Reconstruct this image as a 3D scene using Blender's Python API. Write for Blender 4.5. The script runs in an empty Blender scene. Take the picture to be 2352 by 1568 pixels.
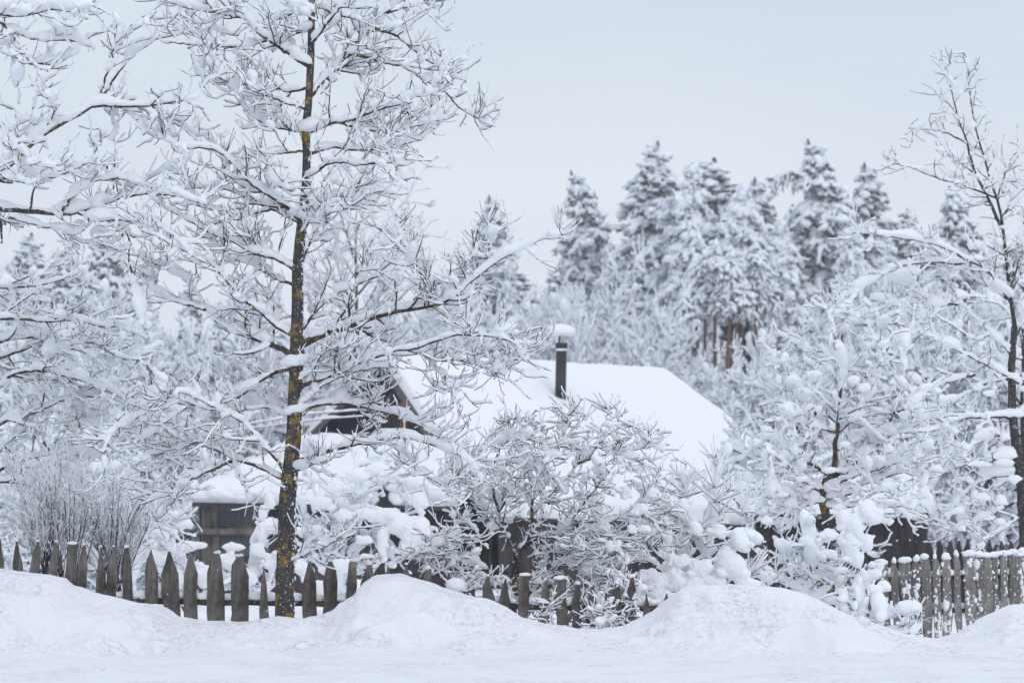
import bpy, bmesh, math
import numpy as np
from mathutils import Vector

# ------------------------------------------------------------------ basics
F = 7000.0; CX = 1176.0; HY = 1040.0; CZ = 1.3
rng = np.random.default_rng(7)
scene = bpy.context.scene
COL = scene.collection
Z = np.array([0, 0, 1.0])

def at(x, y, D):
    return np.array([(x - CX) / F * D, D, CZ - (y - HY) / F * D])

# ------------------------------------------------------------------ materials
def new_mat(name):
    m = bpy.data.materials.new(name); m.use_nodes = True
    nt = m.node_tree; b = nt.nodes['Principled BSDF']
    return m, nt, b

def N(nt, typ, **kw):
    n = nt.nodes.new(typ)
    for k, v in kw.items():
        if k in n.inputs: n.inputs[k].default_value = v
        else: setattr(n, k, v)
    return n

def ramp(nt, fac, stops):
    r = nt.nodes.new('ShaderNodeValToRGB')
    el = r.color_ramp.elements
    while len(el) < len(stops): el.new(0.5)
    for e, (p, c) in zip(el, stops):
        e.position = p; e.color = (c[0], c[1], c[2], 1) if len(c) == 3 else c
    nt.links.new(fac, r.inputs[0]); return r

def objcoord(nt, scale=(1, 1, 1)):
    t = nt.nodes.new('ShaderNodeTexCoord'); m = nt.nodes.new('ShaderNodeMapping')
    m.inputs['Scale'].default_value = scale
    nt.links.new(t.outputs['Object'], m.inputs[0]); return m.outputs[0]

def snow_mat(name, base=(0.86, 0.88, 0.915), bump=0.4, scale=60, dirt=0.0, dscale=3.0, dist=0.01, speck=40.0):
    m, nt, b = new_mat(name)
    b.inputs['Roughness'].default_value = 0.75
    b.inputs['Specular IOR Level'].default_value = 0.2
    co = objcoord(nt)
    n = N(nt, 'ShaderNodeTexNoise', Scale=scale, Detail=4.0, Roughness=0.6)
    nt.links.new(co, n.inputs['Vector'])
    bp = N(nt, 'ShaderNodeBump', Strength=bump, Distance=dist)
    nt.links.new(n.outputs[0], bp.inputs['Height']); nt.links.new(bp.outputs[0], b.inputs['Normal'])
    n2 = N(nt, 'ShaderNodeTexNoise', Scale=dscale, Detail=6.0, Roughness=0.7)
    nt.links.new(co, n2.inputs['Vector'])
    n3 = N(nt, 'ShaderNodeTexNoise', Scale=dscale * 14, Detail=4.0, Roughness=0.7)
    nt.links.new(co, n3.inputs['Vector'])
    n4 = N(nt, 'ShaderNodeTexNoise', Scale=speck, Detail=3.0, Roughness=0.6)
    nt.links.new(co, n4.inputs['Vector'])
    a = ramp(nt, n2.outputs[0], [(0.45, (0, 0, 0)), (0.62, (1, 1, 1))])
    c_ = ramp(nt, n3.outputs[0], [(0.46, (0, 0, 0)), (0.64, (1, 1, 1))])
    mul = N(nt, 'ShaderNodeMath', operation='MULTIPLY')
    nt.links.new(a.outputs[0], mul.inputs[0]); nt.links.new(c_.outputs[0], mul.inputs[1])
    d = tuple(c * (1 - dirt) * k for c, k in zip(base, (1.0, 0.985, 0.95)))
    r = ramp(nt, mul.outputs[0], [(0.0, base), (1.0, d)])
    if dirt:
        sp = ramp(nt, n4.outputs[0], [(0.70, (0, 0, 0)), (0.76, (1, 1, 1))])
        m2 = N(nt, 'ShaderNodeMath', operation='MULTIPLY'); add = N(nt, 'ShaderNodeMath', operation='ADD'); add.inputs[1].default_value = 0.12
        nt.links.new(a.outputs[0], add.inputs[0]); nt.links.new(add.outputs[0], m2.inputs[0]); nt.links.new(sp.outputs[0], m2.inputs[1])
        mx = N(nt, 'ShaderNodeMix', data_type='RGBA'); mx.inputs[7].default_value = (0.30, 0.30, 0.29, 1)
        nt.links.new(m2.outputs[0], mx.inputs['Factor']); nt.links.new(r.outputs[0], mx.inputs[6])
        nt.links.new(mx.outputs[2], b.inputs['Base Color']); return m
    nt.links.new(r.outputs[0], b.inputs['Base Color'])
    return m

def bark_mat(name, c1, c2, lichen=0.0, frost=0.0, lscale=9):
    m, nt, b = new_mat(name)
    b.inputs['Roughness'].default_value = 0.9
    b.inputs['Specular IOR Level'].default_value = 0.1
    co = objcoord(nt); co2 = objcoord(nt, (3, 3, 1))
    n = N(nt, 'ShaderNodeTexNoise', Scale=22.0, Detail=6.0, Roughness=0.7)
    nt.links.new(co2, n.inputs['Vector'])
    r = ramp(nt, n.outputs[0], [(0.35, c1), (0.65, c2)])
    out = r.outputs[0]
    if lichen > 0:
        n2 = N(nt, 'ShaderNodeTexNoise', Scale=float(lscale), Detail=5.0, Roughness=0.65)
        nt.links.new(co, n2.inputs['Vector'])
        v = N(nt, 'ShaderNodeTexVoronoi', Scale=lscale * 1.6)
        nt.links.new(n2.outputs[1], v.inputs['Vector'])
        r2 = ramp(nt, n2.outputs[0], [(0.60 - 0.14 * lichen, (0, 0, 0)), (0.625 - 0.14 * lichen, (1, 1, 1))])
        r3 = ramp(nt, n.outputs[0], [(0.3, (0.16, 0.095, 0.025)), (0.7, (0.28, 0.17, 0.045))])
        mx = N(nt, 'ShaderNodeMix', data_type='RGBA')
        nt.links.new(r2.outputs[0], mx.inputs['Factor'])
        nt.links.new(out, mx.inputs[6]); nt.links.new(r3.outputs[0], mx.inputs[7]); out = mx.outputs[2]
    if frost > 0:
        n4 = N(nt, 'ShaderNodeTexNoise', Scale=70.0, Detail=3.0, Roughness=0.7)
        nt.links.new(co, n4.inputs['Vector'])
        r4 = ramp(nt, n4.outputs[0], [(0.66 - 0.2 * frost, (0, 0, 0)), (0.70 - 0.2 * frost, (1, 1, 1))])
        mx = N(nt, 'ShaderNodeMix', data_type='RGBA'); mx.inputs[7].default_value = (0.75, 0.78, 0.82, 1)
        nt.links.new(r4.outputs[0], mx.inputs['Factor']); nt.links.new(out, mx.inputs[6]); out = mx.outputs[2]
    nt.links.new(out, b.inputs['Base Color'])
    bp = N(nt, 'ShaderNodeBump', Strength=0.7, Distance=0.006)
    nt.links.new(n.outputs[0], bp.inputs['Height']); nt.links.new(bp.outputs[0], b.inputs['Normal'])
    return m

def wood_mat(name, c1, c2, c3, snow=0.0, scale=14.0, stretch=0.08, lichen=False):
    m, nt, b = new_mat(name)
    b.inputs['Roughness'].default_value = 0.85
    b.inputs['Specular IOR Level'].default_value = 0.15
    co = objcoord(nt, (1, 1, stretch)); cu = objcoord(nt)
    oi = nt.nodes.new('ShaderNodeObjectInfo')
    n = N(nt, 'ShaderNodeTexNoise', Scale=scale * 4, Detail=6.0, Roughness=0.75)
    nt.links.new(co, n.inputs['Vector'])
    n2 = N(nt, 'ShaderNodeTexNoise', Scale=scale * 0.5, Detail=4.0, Roughness=0.6)
    nt.links.new(cu, n2.inputs['Vector'])
    r = ramp(nt, n.outputs[0], [(0.3, c1), (0.55, c2), (0.75, c3)])
    r2 = ramp(nt, n2.outputs[0], [(0.33, (0.5, 0.47, 0.44)), (0.5, (0.95, 0.93, 0.92)), (0.67, (1.4, 1.36, 1.34))])
    mx = N(nt, 'ShaderNodeMix', data_type='RGBA', blend_type='MULTIPLY'); mx.inputs['Factor'].default_value = 1
    nt.links.new(r.outputs[0], mx.inputs[6]); nt.links.new(r2.outputs[0], mx.inputs[7])
    hs = N(nt, 'ShaderNodeHueSaturation')
    mr = N(nt, 'ShaderNodeMapRange'); mr.inputs[3].default_value = 0.72; mr.inputs[4].default_value = 1.3
    nt.links.new(oi.outputs['Random'], mr.inputs[0]); nt.links.new(mr.outputs[0], hs.inputs['Value'])
    nt.links.new(mx.outputs[2], hs.inputs['Color']); out = hs.outputs[0]
    if lichen:
        n5 = N(nt, 'ShaderNodeTexNoise', Scale=16.0, Detail=5.0, Roughness=0.7)
        nt.links.new(cu, n5.inputs['Vector'])
        r5 = ramp(nt, n5.outputs[0], [(0.63, (0, 0, 0)), (0.70, (0.6, 0.6, 0.6))])
        m5 = N(nt, 'ShaderNodeMix', data_type='RGBA'); m5.inputs[7].default_value = (0.17, 0.12, 0.04, 1)
        nt.links.new(r5.outputs[0], m5.inputs['Factor']); nt.links.new(out, m5.inputs[6]); out = m5.outputs[2]
    if snow > 0:
        n4 = N(nt, 'ShaderNodeTexNoise', Scale=26.0, Detail=5.0, Roughness=0.65)
        nt.links.new(cu, n4.inputs['Vector'])
        r4 = ramp(nt, n4.outputs[0], [(0.72 - 0.25 * snow, (0, 0, 0)), (0.75 - 0.25 * snow, (1, 1, 1))])
        m4 = N(nt, 'ShaderNodeMix', data_type='RGBA'); m4.inputs[7].default_value = (0.8, 0.82, 0.87, 1)
        nt.links.new(r4.outputs[0], m4.inputs['Factor']); nt.links.new(out, m4.inputs[6]); out = m4.outputs[2]
    nt.links.new(out, b.inputs['Base Color'])
    bp = N(nt, 'ShaderNodeBump', Strength=0.6, Distance=0.004)
    nt.links.new(n.outputs[0], bp.inputs['Height']); nt.links.new(bp.outputs[0], b.inputs['Normal'])
    return m

def flat_mat(name, c, rough=0.8, metallic=0.0, c2=None, scale=8.0):
    m, nt, b = new_mat(name)
    b.inputs['Roughness'].default_value = rough; b.inputs['Metallic'].default_value = metallic
    n = N(nt, 'ShaderNodeTexNoise', Scale=scale, Detail=5.0, Roughness=0.7)
    nt.links.new(objcoord(nt), n.inputs['Vector'])
    c2 = c2 or tuple(x * 0.7 for x in c)
    r = ramp(nt, n.outputs[0], [(0.35, c2), (0.65, c)])
    nt.links.new(r.outputs[0], b.inputs['Base Color'])
    return m

M = {}
M['snow'] = snow_mat('soft_snow', bump=0.5, scale=90)
M['snow_far'] = snow_mat('far_snow', base=(0.84, 0.87, 0.92), bump=0.3, scale=14, dist=0.04)
M['snow_roof'] = snow_mat('roof_snow', base=(0.85, 0.862, 0.885), bump=0.3, scale=10, dist=0.03)
M['snow_bank'] = snow_mat('bank_snow', base=(0.775, 0.79, 0.83), bump=0.35, scale=60, dirt=0.34, dscale=2.0, dist=0.01, speck=42.0)
M['snow_road'] = snow_mat('road_snow', base=(0.755, 0.77, 0.815), bump=0.3, scale=30, dirt=0.14, dscale=2.2, dist=0.01, speck=30.0)
M['snow_field'] = snow_mat('field_snow', base=(0.86, 0.875, 0.905), bump=0.3, scale=9, dist=0.03)
M['trunk'] = bark_mat('lichen_bark', (0.035, 0.033, 0.031), (0.085, 0.08, 0.074), lichen=0.38, frost=0.18, lscale=12)
M['bark'] = bark_mat('branch_bark', (0.035, 0.031, 0.027), (0.08, 0.07, 0.06), lichen=0.36, frost=0.15, lscale=14)
M['twig'] = bark_mat('twig_bark', (0.028, 0.025, 0.023), (0.07, 0.063, 0.058), frost=0.2)
M['darktwig'] = bark_mat('dark_stem_bark', (0.03, 0.025, 0.028), (0.07, 0.06, 0.065), frost=0.3)
M['sprucebark'] = bark_mat('spruce_bark', (0.05, 0.045, 0.042), (0.11, 0.10, 0.095), frost=0.3)
M['pinebark'] = bark_mat('pine_bark', (0.10, 0.055, 0.035), (0.20, 0.11, 0.07), frost=0.2)
M['needle'] = flat_mat('frosted_hazy_needles', (0.27, 0.29, 0.305), 0.9, c2=(0.075, 0.088, 0.093), scale=3.0)  # frost tone, lightened further to paint in distance haze
M['picket'] = wood_mat('weathered_picket', (0.065, 0.06, 0.055), (0.145, 0.134, 0.123), (0.215, 0.20, 0.185), snow=0.12, lichen=True)
M['picket_snow'] = wood_mat('plastered_picket', (0.12, 0.112, 0.107), (0.22, 0.21, 0.20), (0.30, 0.285, 0.275), snow=0.50)
M['darkpicket'] = wood_mat('dark_picket', (0.025, 0.025, 0.028), (0.05, 0.048, 0.05), (0.075, 0.07, 0.072))
M['board'] = wood_mat('dark_board', (0.028, 0.025, 0.025), (0.07, 0.062, 0.062), (0.12, 0.108, 0.105), scale=6)
M['trim'] = wood_mat('grey_trim', (0.08, 0.075, 0.07), (0.15, 0.14, 0.13), (0.2, 0.19, 0.18), scale=6)
M['slate'] = flat_mat('dark_slate', (0.06, 0.06, 0.065), 0.8)
M['pipe'] = flat_mat('sooty_pipe', (0.025, 0.028, 0.045), 0.55, 0.3, c2=(0.045, 0.028, 0.024), scale=5)
M['rust'] = flat_mat('rusty_pipe', (0.22, 0.07, 0.03), 0.8, c2=(0.12, 0.04, 0.02))
m, nt, b = new_mat('window_glass'); b.inputs['Base Color'].default_value = (0.05, 0.065, 0.085, 1)
b.inputs['Roughness'].default_value = 0.12; b.inputs['Specular IOR Level'].default_value = 0.5; M['glass'] = m
M['leaf'] = flat_mat('dry_leaf', (0.25, 0.10, 0.04), 0.8)

# ------------------------------------------------------------------ object helpers
def link_mesh(name, verts, quads=None, tris=None, mat=None, parent=None, smooth=True):
    me = bpy.data.meshes.new(name)
    verts = np.asarray(verts, dtype=np.float32).reshape(-1, 3)
    q = np.asarray(quads, dtype=np.int32).reshape(-1, 4) if quads is not None and len(quads) else np.zeros((0, 4), np.int32)
    t = np.asarray(tris, dtype=np.int32).reshape(-1, 3) if tris is not None and len(tris) else np.zeros((0, 3), np.int32)
    me.vertices.add(len(verts)); me.vertices.foreach_set('co', verts.ravel())
    nl = q.size + t.size
    me.loops.add(nl); me.loops.foreach_set('vertex_index', np.concatenate([q.ravel(), t.ravel()]))
    npoly = len(q) + len(t); me.polygons.add(npoly)
    tot = np.concatenate([np.full(len(q), 4), np.full(len(t), 3)]).astype(np.int32)
    st = np.concatenate([[0], np.cumsum(tot)[:-1]]).astype(np.int32)
    me.polygons.foreach_set('loop_start', st)
    me.polygons.foreach_set('use_smooth', np.full(npoly, smooth))
    me.update(calc_edges=True); me.validate()
    if mat: me.materials.append(mat)
    o = bpy.data.objects.new(name, me); COL.objects.link(o)
    if parent: o.parent = parent
    return o

class MB:
    """collects vertex arrays and faces for ONE mesh object"""
    def __init__(s): s.v = []; s.q = []; s.t = []; s.n = 0
    def add(s, v, q=None, t=None):
        v = np.asarray(v, float).reshape(-1, 3)
        if q is not None and len(q): s.q.append(np.asarray(q) + s.n)
        if t is not None and len(t): s.t.append(np.asarray(t) + s.n)
        s.v.append(v); s.n += len(v); return s
    def build(s, name, mat, parent=None, smooth=True, origin=None):
        v = np.concatenate(s.v)
        if origin is not None: v = v - origin
        return link_mesh(name, v, np.concatenate(s.q) if s.q else None, np.concatenate(s.t) if s.t else None, mat, parent, smooth)

def thing(name, label, cat, loc, group=None):
    o = bpy.data.objects.new(name, None); COL.objects.link(o)
    o.location = [float(a) for a in loc]; o.empty_display_size = 0.2
    o['label'] = label; o['category'] = cat
    if group: o['group'] = group
    return o

def tag(o, label, cat, group=None, kind=None):
    if label: o['label'] = label
    if cat: o['category'] = cat
    if group: o['group'] = group
    if kind: o['kind'] = kind
    return o

def child(mb, name, mat, root, smooth=True, base=None):
    """mesh built in world coordinates, parented to the empty 'root' with local coordinates"""
    base = np.array(root.location) if base is None else base
    o = mb.build(name, mat, root, smooth, origin=base)
    return o

# ------------------------------------------------------------------ geometry
def norm(v): return v / np.maximum(np.linalg.norm(v, axis=-1, keepdims=True), 1e-9)

def resample(pts, n, jit=0.0):
    pts = np.asarray(pts, float)
    s = np.concatenate([[0], np.cumsum(np.linalg.norm(np.diff(pts, axis=0), axis=1))]); s /= s[-1]
    t = np.linspace(0, 1, n)
    out = np.stack([np.interp(t, s, pts[:, k]) for k in range(3)], 1)
    for _ in range(1):
        o = out.copy(); o[1:-1] = 0.25 * out[:-2] + 0.5 * out[1:-1] + 0.25 * out[2:]; out = o
    if jit: out[1:-1] += rng.normal(0, jit, out[1:-1].shape)
    return out

def tubes(pts, rad, K=5, vs=1.0, grain=0.0):
    Nn, P, _ = pts.shape
    T = norm(np.gradient(pts, axis=1))
    av = norm(pts[:, -1] - pts[:, 0])
    ref = np.where(np.abs(av[:, 2:3]) < 0.93, Z[None], np.array([[1.0, 0.2, 0]]))
    S = norm(np.cross(T, ref[:, None, :])); U = np.cross(S, T)
    a = np.arange(K) * 2 * np.pi / K + np.pi / 2
    ring = pts[:, :, None, :] + rad[:, :, None, None] * (np.cos(a)[None, None, :, None] * S[:, :, None, :] + vs * np.sin(a)[None, None, :, None] * U[:, :, None, :])
    if grain: ring = pts[:, :, None, :] + (ring - pts[:, :, None, :]) * (1 + grain * rng.normal(0, 1, ring.shape[:3]))[..., None]
    v = ring.reshape(-1, 3)
    base = (np.arange(Nn) * P * K)[:, None, None]
    i = (np.arange(P - 1) * K)[None, :, None]; j = np.arange(K)[None, None, :]; j2 = (j + 1) % K
    q = np.stack([base + i + j, base + i + j2, base + i + K + j2, base + i + K + j], -1).reshape(-1, 4)
    return v, q

def smooth_noise(n, p, amp, sm=1):
    x = rng.normal(0, 1, (n, p))
    for _ in range(sm):
        y = x.copy(); y[:, 1:-1] = (x[:, :-2] + x[:, 1:-1] + x[:, 2:]) / 3 ** 0.5; x = y
    return amp * x

def snow_tubes(pts, rad, thick, K=6, lump=0.3, lift=1.0, frost=0.35):
    """snow lying along branches: thick = radius scale (N,) ; lifted above the wood"""
    Nn, P, _ = pts.shape
    T = norm(np.gradient(pts, axis=1)); h = np.sqrt(np.clip(1 - T[:, :, 2] ** 2, 0, 1))
    l = np.clip(1 + smooth_noise(Nn, P, lump), 0.3, 2.0)
    th = np.asarray(thick)[:, None] * (frost + (1 - frost) * h ** 1.5) * l
    end = np.ones(P); end[0] = 0.75; end[-1] = 0.9
    r = (th + 0.35 * rad) * end[None]
    c = pts + Z * ((th * lift + 0.25 * rad) * (0.25 + 0.75 * h))[:, :, None]
    c = c + rng.normal(0, 1, c.shape) * (0.07 * th)[:, :, None]
    # rounded tip
    e1 = c[:, -1:] + T[:, -1:] * (r[:, -1:] * 0.7)[:, :, None]; e2 = c[:, -1:] + T[:, -1:] * (r[:, -1:] * 1.02)[:, :, None]
    c = np.concatenate([c, e1, e2], 1); r = np.concatenate([r, r[:, -1:] * 0.72, r[:, -1:] * 0.06], 1)
    return tubes(c, r, K, grain=.12)

_ico = {}
def ico(n):
    if n not in _ico:
        bm = bmesh.new(); bmesh.ops.create_icosphere(bm, subdivisions=n, radius=1.0)
        bm.verts.ensure_lookup_table()
        _ico[n] = (np.array([v.co[:] for v in bm.verts]), np.array([[v.index for v in f.verts] for f in bm.faces])); bm.free()
    return _ico[n]

def blobs(cen, siz, axis=None, level=2, amp=0.10, flat=0.75):
    """lumpy snow clumps; siz (N,3) half sizes along axis, side, up"""
    cen = np.asarray(cen, float).reshape(-1, 3); siz = np.asarray(siz, float).reshape(-1, 3)
    V, Fc = ico(level); n = len(cen)
    k = rng.normal(0, 1, (n, 4, 3)) * np.array([1.6, 2.4, 3.6, 5.2])[None, :, None]; ph = rng.uniform(0, 6.28, (n, 4))
    d = (np.sin(np.einsum('vc,nkc->nvk', V, k) + ph[:, None, :]) * np.array([1, 0.7, 0.5, 0.3])).sum(-1)
    R = 1 + amp * d
    loc = V[None] * R[:, :, None]
    loc = loc.copy(); loc[:, :, 2] = np.where(loc[:, :, 2] < 0, loc[:, :, 2] * flat, loc[:, :, 2])
    loc = loc * siz[:, None, :]
    if axis is None:
        a = rng.uniform(0, 6.28, n); A = np.stack([np.cos(a), np.sin(a), 0 * a], 1)
    else: A = norm(np.asarray(axis, float) + 1e-6)
    S = norm(np.cross(Z[None], A)); U = np.cross(A, S)
    w = cen[:, None] + loc[:, :, 0:1] * A[:, None] + loc[:, :, 1:2] * S[:, None] + loc[:, :, 2:3] * U[:, None]
    t = (Fc[None] + (np.arange(n) * len(V))[:, None, None]).reshape(-1, 3)
    return w.reshape(-1, 3), t

def pillow(cen, siz, level=4, amp=0.13):
    """one heavy pillow of snow with a lumpy cauliflower surface"""
    V, Fc = ico(level); v = V.copy(); d = 0
    for f, a, m in ((1.5, 1.0, 4), (3.2, .55, 5), (7.0, .30, 6), (15.0, .15, 7)):
        k = rng.normal(0, 1, (m, 3)) * f; ph = rng.uniform(0, 6.28, m)
        w_ = np.sin(V @ k.T + ph).sum(1) / math.sqrt(m); d = d + a * (1 - np.abs(w_) * 1.1 if f > 3 else w_)
    v = v * (1 + amp * d)[:, None]; v[:, 2] = np.where(v[:, 2] < 0, v[:, 2] * .85, v[:, 2])
    return v * siz + cen, Fc

def sample(pts, idx, t):
    P = pts.shape[1]; f = np.clip(t, 0, 0.9999) * (P - 1); i = f.astype(int); w = (f - i)[:, None]
    a = pts[idx, i]; b = pts[idx, i + 1]
    return a * (1 - w) + b * w, norm(b - a)

def grow(pts, rad, count, L, ang, P=6, up=0.3, wig=0.15, tr=(0.1, 1.0), rr=0.6, rmin=0.002, taper=0.4, plen=0.0, endtaper=0.45, flatness=0.0, tip=0):
    """children on parent polylines. count per parent; L (lo,hi) metres; ang degrees from the parent"""
    Nn = len(pts)
    cnt = np.maximum(0, np.asarray(count) if np.ndim(count) else np.full(Nn, count)).astype(int)
    idx = np.repeat(np.arange(Nn), cnt); m = len(idx)
    if m == 0: return np.zeros((0, P, 3)), np.zeros((0, P)), idx
    t = rng.uniform(tr[0], tr[1], m)
    if tip: t = np.where(rng.random(m) < tip, rng.uniform(0.9, 1, m), t)
    p, T = sample(pts, idx, t)
    rp = sample(rad[:, :, None].repeat(3, 2), idx, t)[0][:, 0]
    R = rng.normal(0, 1, (m, 3)); R[:, 2] *= (1 - flatness); R[:, 2] += up * 0.5
    R = norm(R - (R * T).sum(1, keepdims=True) * T)
    a = np.radians(rng.uniform(ang[0], ang[1], m))[:, None]
    d = norm(np.cos(a) * T + np.sin(a) * R)
    ln = rng.uniform(L[0], L[1], m) * (1 - taper * t)
    if plen:
        pl = np.linalg.norm(np.diff(pts, axis=1), axis=2).sum(1)[idx]; ln = np.minimum(ln, plen * pl * (1.1 - 0.6 * t))
    out = np.zeros((m, P, 3)); out[:, 0] = p; seg = (ln / (P - 1))[:, None]
    upv = np.asarray(up) * rng.uniform(0.3, 1.6, m)
    for k in range(1, P):
        out[:, k] = out[:, k - 1] + d * seg
        d = norm(d + Z[None] * (upv / P)[:, None] + rng.normal(0, wig, (m, 3)))
    r0 = np.maximum(np.minimum(rp * rr, rp), rmin)
    r = r0[:, None] * np.linspace(1, endtaper, P)[None]
    return out, np.maximum(r, rmin * 0.8), idx

def seglen(p): return np.linalg.norm(np.diff(p, axis=1), axis=2).sum(1)

class Wood:
    """levels of polylines, all belonging to one plant"""
    def __init__(s): s.lv = []
    def add(s, pts, rad, thick, K=5, **kw):
        if len(pts): s.lv.append((pts, rad, thick, K, kw))
    def bark(s, mb, pick=None):
        for i, (p, r, th, K, kw) in enumerate(s.lv):
            if pick and i not in pick: continue
            v, q = tubes(p, r, K if i < 2 else max(3, K - 2)); mb.add(v, q)
        return mb
    def snow(s, mb):
        for (p, r, th, K, kw) in s.lv:
            v, q = snow_tubes(p, r, th, K=K, **kw); mb.add(v, q)
        return mb

def polys(trs, D0, n=18, spread=0.8, jit=0.004, off=None):
    """traced limbs -> (N,n,3) with depth wandering away from the trunk"""
    out = []
    for i, tr in enumerate(trs):
        tr = np.asarray(tr, float); e = rng.uniform(-spread, spread) if off is None else off[i]
        k = np.linspace(0, 1, len(tr)) ** 1.2
        out.append(resample(np.array([at(x, y, D0 + e * kk) for (x, y), kk in zip(tr, k)]), n, jit))
    return np.array(out)
# ==== END LIB ====
# ------------------------------------------------------------------ camera, sky, light
cam = bpy.data.cameras.new('camera'); co = bpy.data.objects.new('camera', cam); COL.objects.link(co)
co.location = (0, 0, CZ); co.rotation_euler = (math.radians(90), 0, 0)
cam.sensor_width = 36; cam.lens = F / 2352 * 36; cam.shift_y = (HY - 784) / 2352
cam.clip_start = 0.5; cam.clip_end = 3000
cam.dof.use_dof = True; cam.dof.focus_distance = 22.6; cam.dof.aperture_fstop = 4.3
scene.camera = co

w = bpy.data.worlds.new('World'); scene.world = w; w.use_nodes = True
nt = w.node_tree; bg = nt.nodes['Background']
sky = nt.nodes.new('ShaderNodeTexSky'); sky.sky_type = 'NISHITA'; sky.sun_disc = False
SE, SR = 32.0, 150.0
sky.sun_elevation = math.radians(SE); sky.sun_rotation = math.radians(SR); sky.dust_density = 2.0
# overcast: a cloud layer much brighter overhead than at the horizon covers the clear sky
tc = nt.nodes.new('ShaderNodeTexCoord'); sep = nt.nodes.new('ShaderNodeSeparateXYZ')
nt.links.new(tc.outputs['Generated'], sep.inputs[0])
elev = ramp(nt, sep.outputs[2], [(0.0, (8.5, 9.1, 9.95)), (0.07, (8.4, 9.05, 9.95)), (0.16, (7.0, 7.8, 8.95)), (1.0, (11.0, 11.6, 13.0))])
mp = N(nt, 'ShaderNodeMapping'); mp.inputs['Scale'].default_value = (1.0, 1.0, 4.5)
nt.links.new(tc.outputs['Generated'], mp.inputs[0])
cn = N(nt, 'ShaderNodeTexNoise', Scale=3.4, Detail=4.0, Roughness=0.5); nt.links.new(mp.outputs[0], cn.inputs['Vector'])
cr = ramp(nt, cn.outputs[0], [(0.35, (0.93, 0.945, 0.975)), (0.65, (1.06, 1.05, 1.025))])
mul = N(nt, 'ShaderNodeMix', data_type='RGBA', blend_type='MULTIPLY'); mul.inputs['Factor'].default_value = 1
nt.links.new(elev.outputs[0], mul.inputs[6]); nt.links.new(cr.outputs[0], mul.inputs[7])
mx = N(nt, 'ShaderNodeMix', data_type='RGBA'); mx.inputs['Factor'].default_value = 0.93
nt.links.new(sky.outputs[0], mx.inputs[6]); nt.links.new(mul.outputs[2], mx.inputs[7])
nt.links.new(mx.outputs[2], bg.inputs[0]); bg.inputs[1].default_value = 0.1
L = bpy.data.lights.new('sun', 'SUN'); L.energy = 0.6; L.angle = math.radians(30); L.color = (1, 0.98, 0.95)
lo = bpy.data.objects.new('sun', L); COL.objects.link(lo)
sd = Vector((math.sin(math.radians(SR)) * math.cos(math.radians(SE)), math.cos(math.radians(SR)) * math.cos(math.radians(SE)), math.sin(math.radians(SE))))
lo.rotation_euler = sd.to_track_quat('Z', 'Y').to_euler()
scene.view_settings.view_transform = 'Standard'; scene.view_settings.look = 'None'
scene.view_settings.exposure = 0.0
scene.render.engine = 'CYCLES'
scene.cycles.use_denoising = True
scene.cycles.max_bounces = 5; scene.cycles.diffuse_bounces = 3

# ------------------------------------------------------------------ height noise
def vnoise(x, y, seed=0, oct=4, f=1.0, rough=0.5):
    """tiled-free value noise on numpy arrays"""
    out = 0; a = 1.0; tot = 0
    for o in range(oct):
        X = x * f + 17.3 * o + seed * 3.7; Y = y * f + 9.1 * o - seed * 5.1
        xi = np.floor(X).astype(np.int64); yi = np.floor(Y).astype(np.int64); u = X - xi; v = Y - yi
        u = u * u * (3 - 2 * u); v = v * v * (3 - 2 * v)
        def h(i, j):
            k = (i * 374761393 + j * 668265263 + seed * 974634777 + o * 1013) & 0x7fffffff
            k = ((k ^ (k >> 13)) * 1274126177) & 0x7fffffff
            return (k ^ (k >> 16)) % 65536 / 65536.0
        n = h(xi, yi) * (1 - u) * (1 - v) + h(xi + 1, yi) * u * (1 - v) + h(xi, yi + 1) * (1 - u) * v + h(xi + 1, yi + 1) * u * v
        out = out + a * (n - 0.5); tot += a; a *= rough; f *= 2.03
    return out / tot * 2

def grid(xs, ys, zf):
    X, Y = np.meshgrid(xs, ys); Zz = zf(X, Y)
    v = np.stack([X, Y, Zz], -1).reshape(-1, 3); nx, ny = len(xs), len(ys)
    i = np.arange(ny - 1)[:, None] * nx + np.arange(nx - 1)[None]
    q = np.stack([i, i + 1, i + nx + 1, i + nx], -1).reshape(-1, 4)
    return v, q

def gz(X, Y):
    base = np.interp(Y, [20, 23.5, 30, 42, 60, 90, 130, 3000], [0.02, -0.02, -0.3, -0.9, -1.15, -1.2, -1.0, -1.0])
    amp = np.clip((Y - 23) / 6, 0.25, 1)
    return base + amp * (0.10 * vnoise(X, Y, 3, 3, 0.5) + 0.05 * vnoise(X, Y, 5, 3, 2.0)) - np.clip((X - 1.6) / 1.2, 0, 1) * np.clip((Y - 21.6) / 0.7, 0, 1) * np.clip((32 - Y) / 4, 0, 1) * 0.28
ys = np.concatenate([np.linspace(21.9, 30, 90), np.linspace(30.3, 70, 100), np.geomspace(71, 2500, 50)])
xs = np.concatenate([-np.geomspace(1500, 14, 30), np.linspace(-13.5, 13.5, 190), np.geomspace(14, 1500, 30)])
v, q = grid(xs, ys, gz)
tag(link_mesh('ground', v, q, mat=M['snow_field']), None, None, kind='structure')
def roadz(X, Y): return 0.014 * vnoise(X, Y, 9, 4, 1.3) + 0.010 * vnoise(X, Y * 2.5, 11, 3, 2.2)
v, q = grid(np.linspace(-60, 60, 240), np.linspace(-8, 15.15, 160), lambda X, Y: roadz(X, Y))
tag(link_mesh('road', v, q, mat=M['snow_bank']), None, None, kind='structure')
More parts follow.
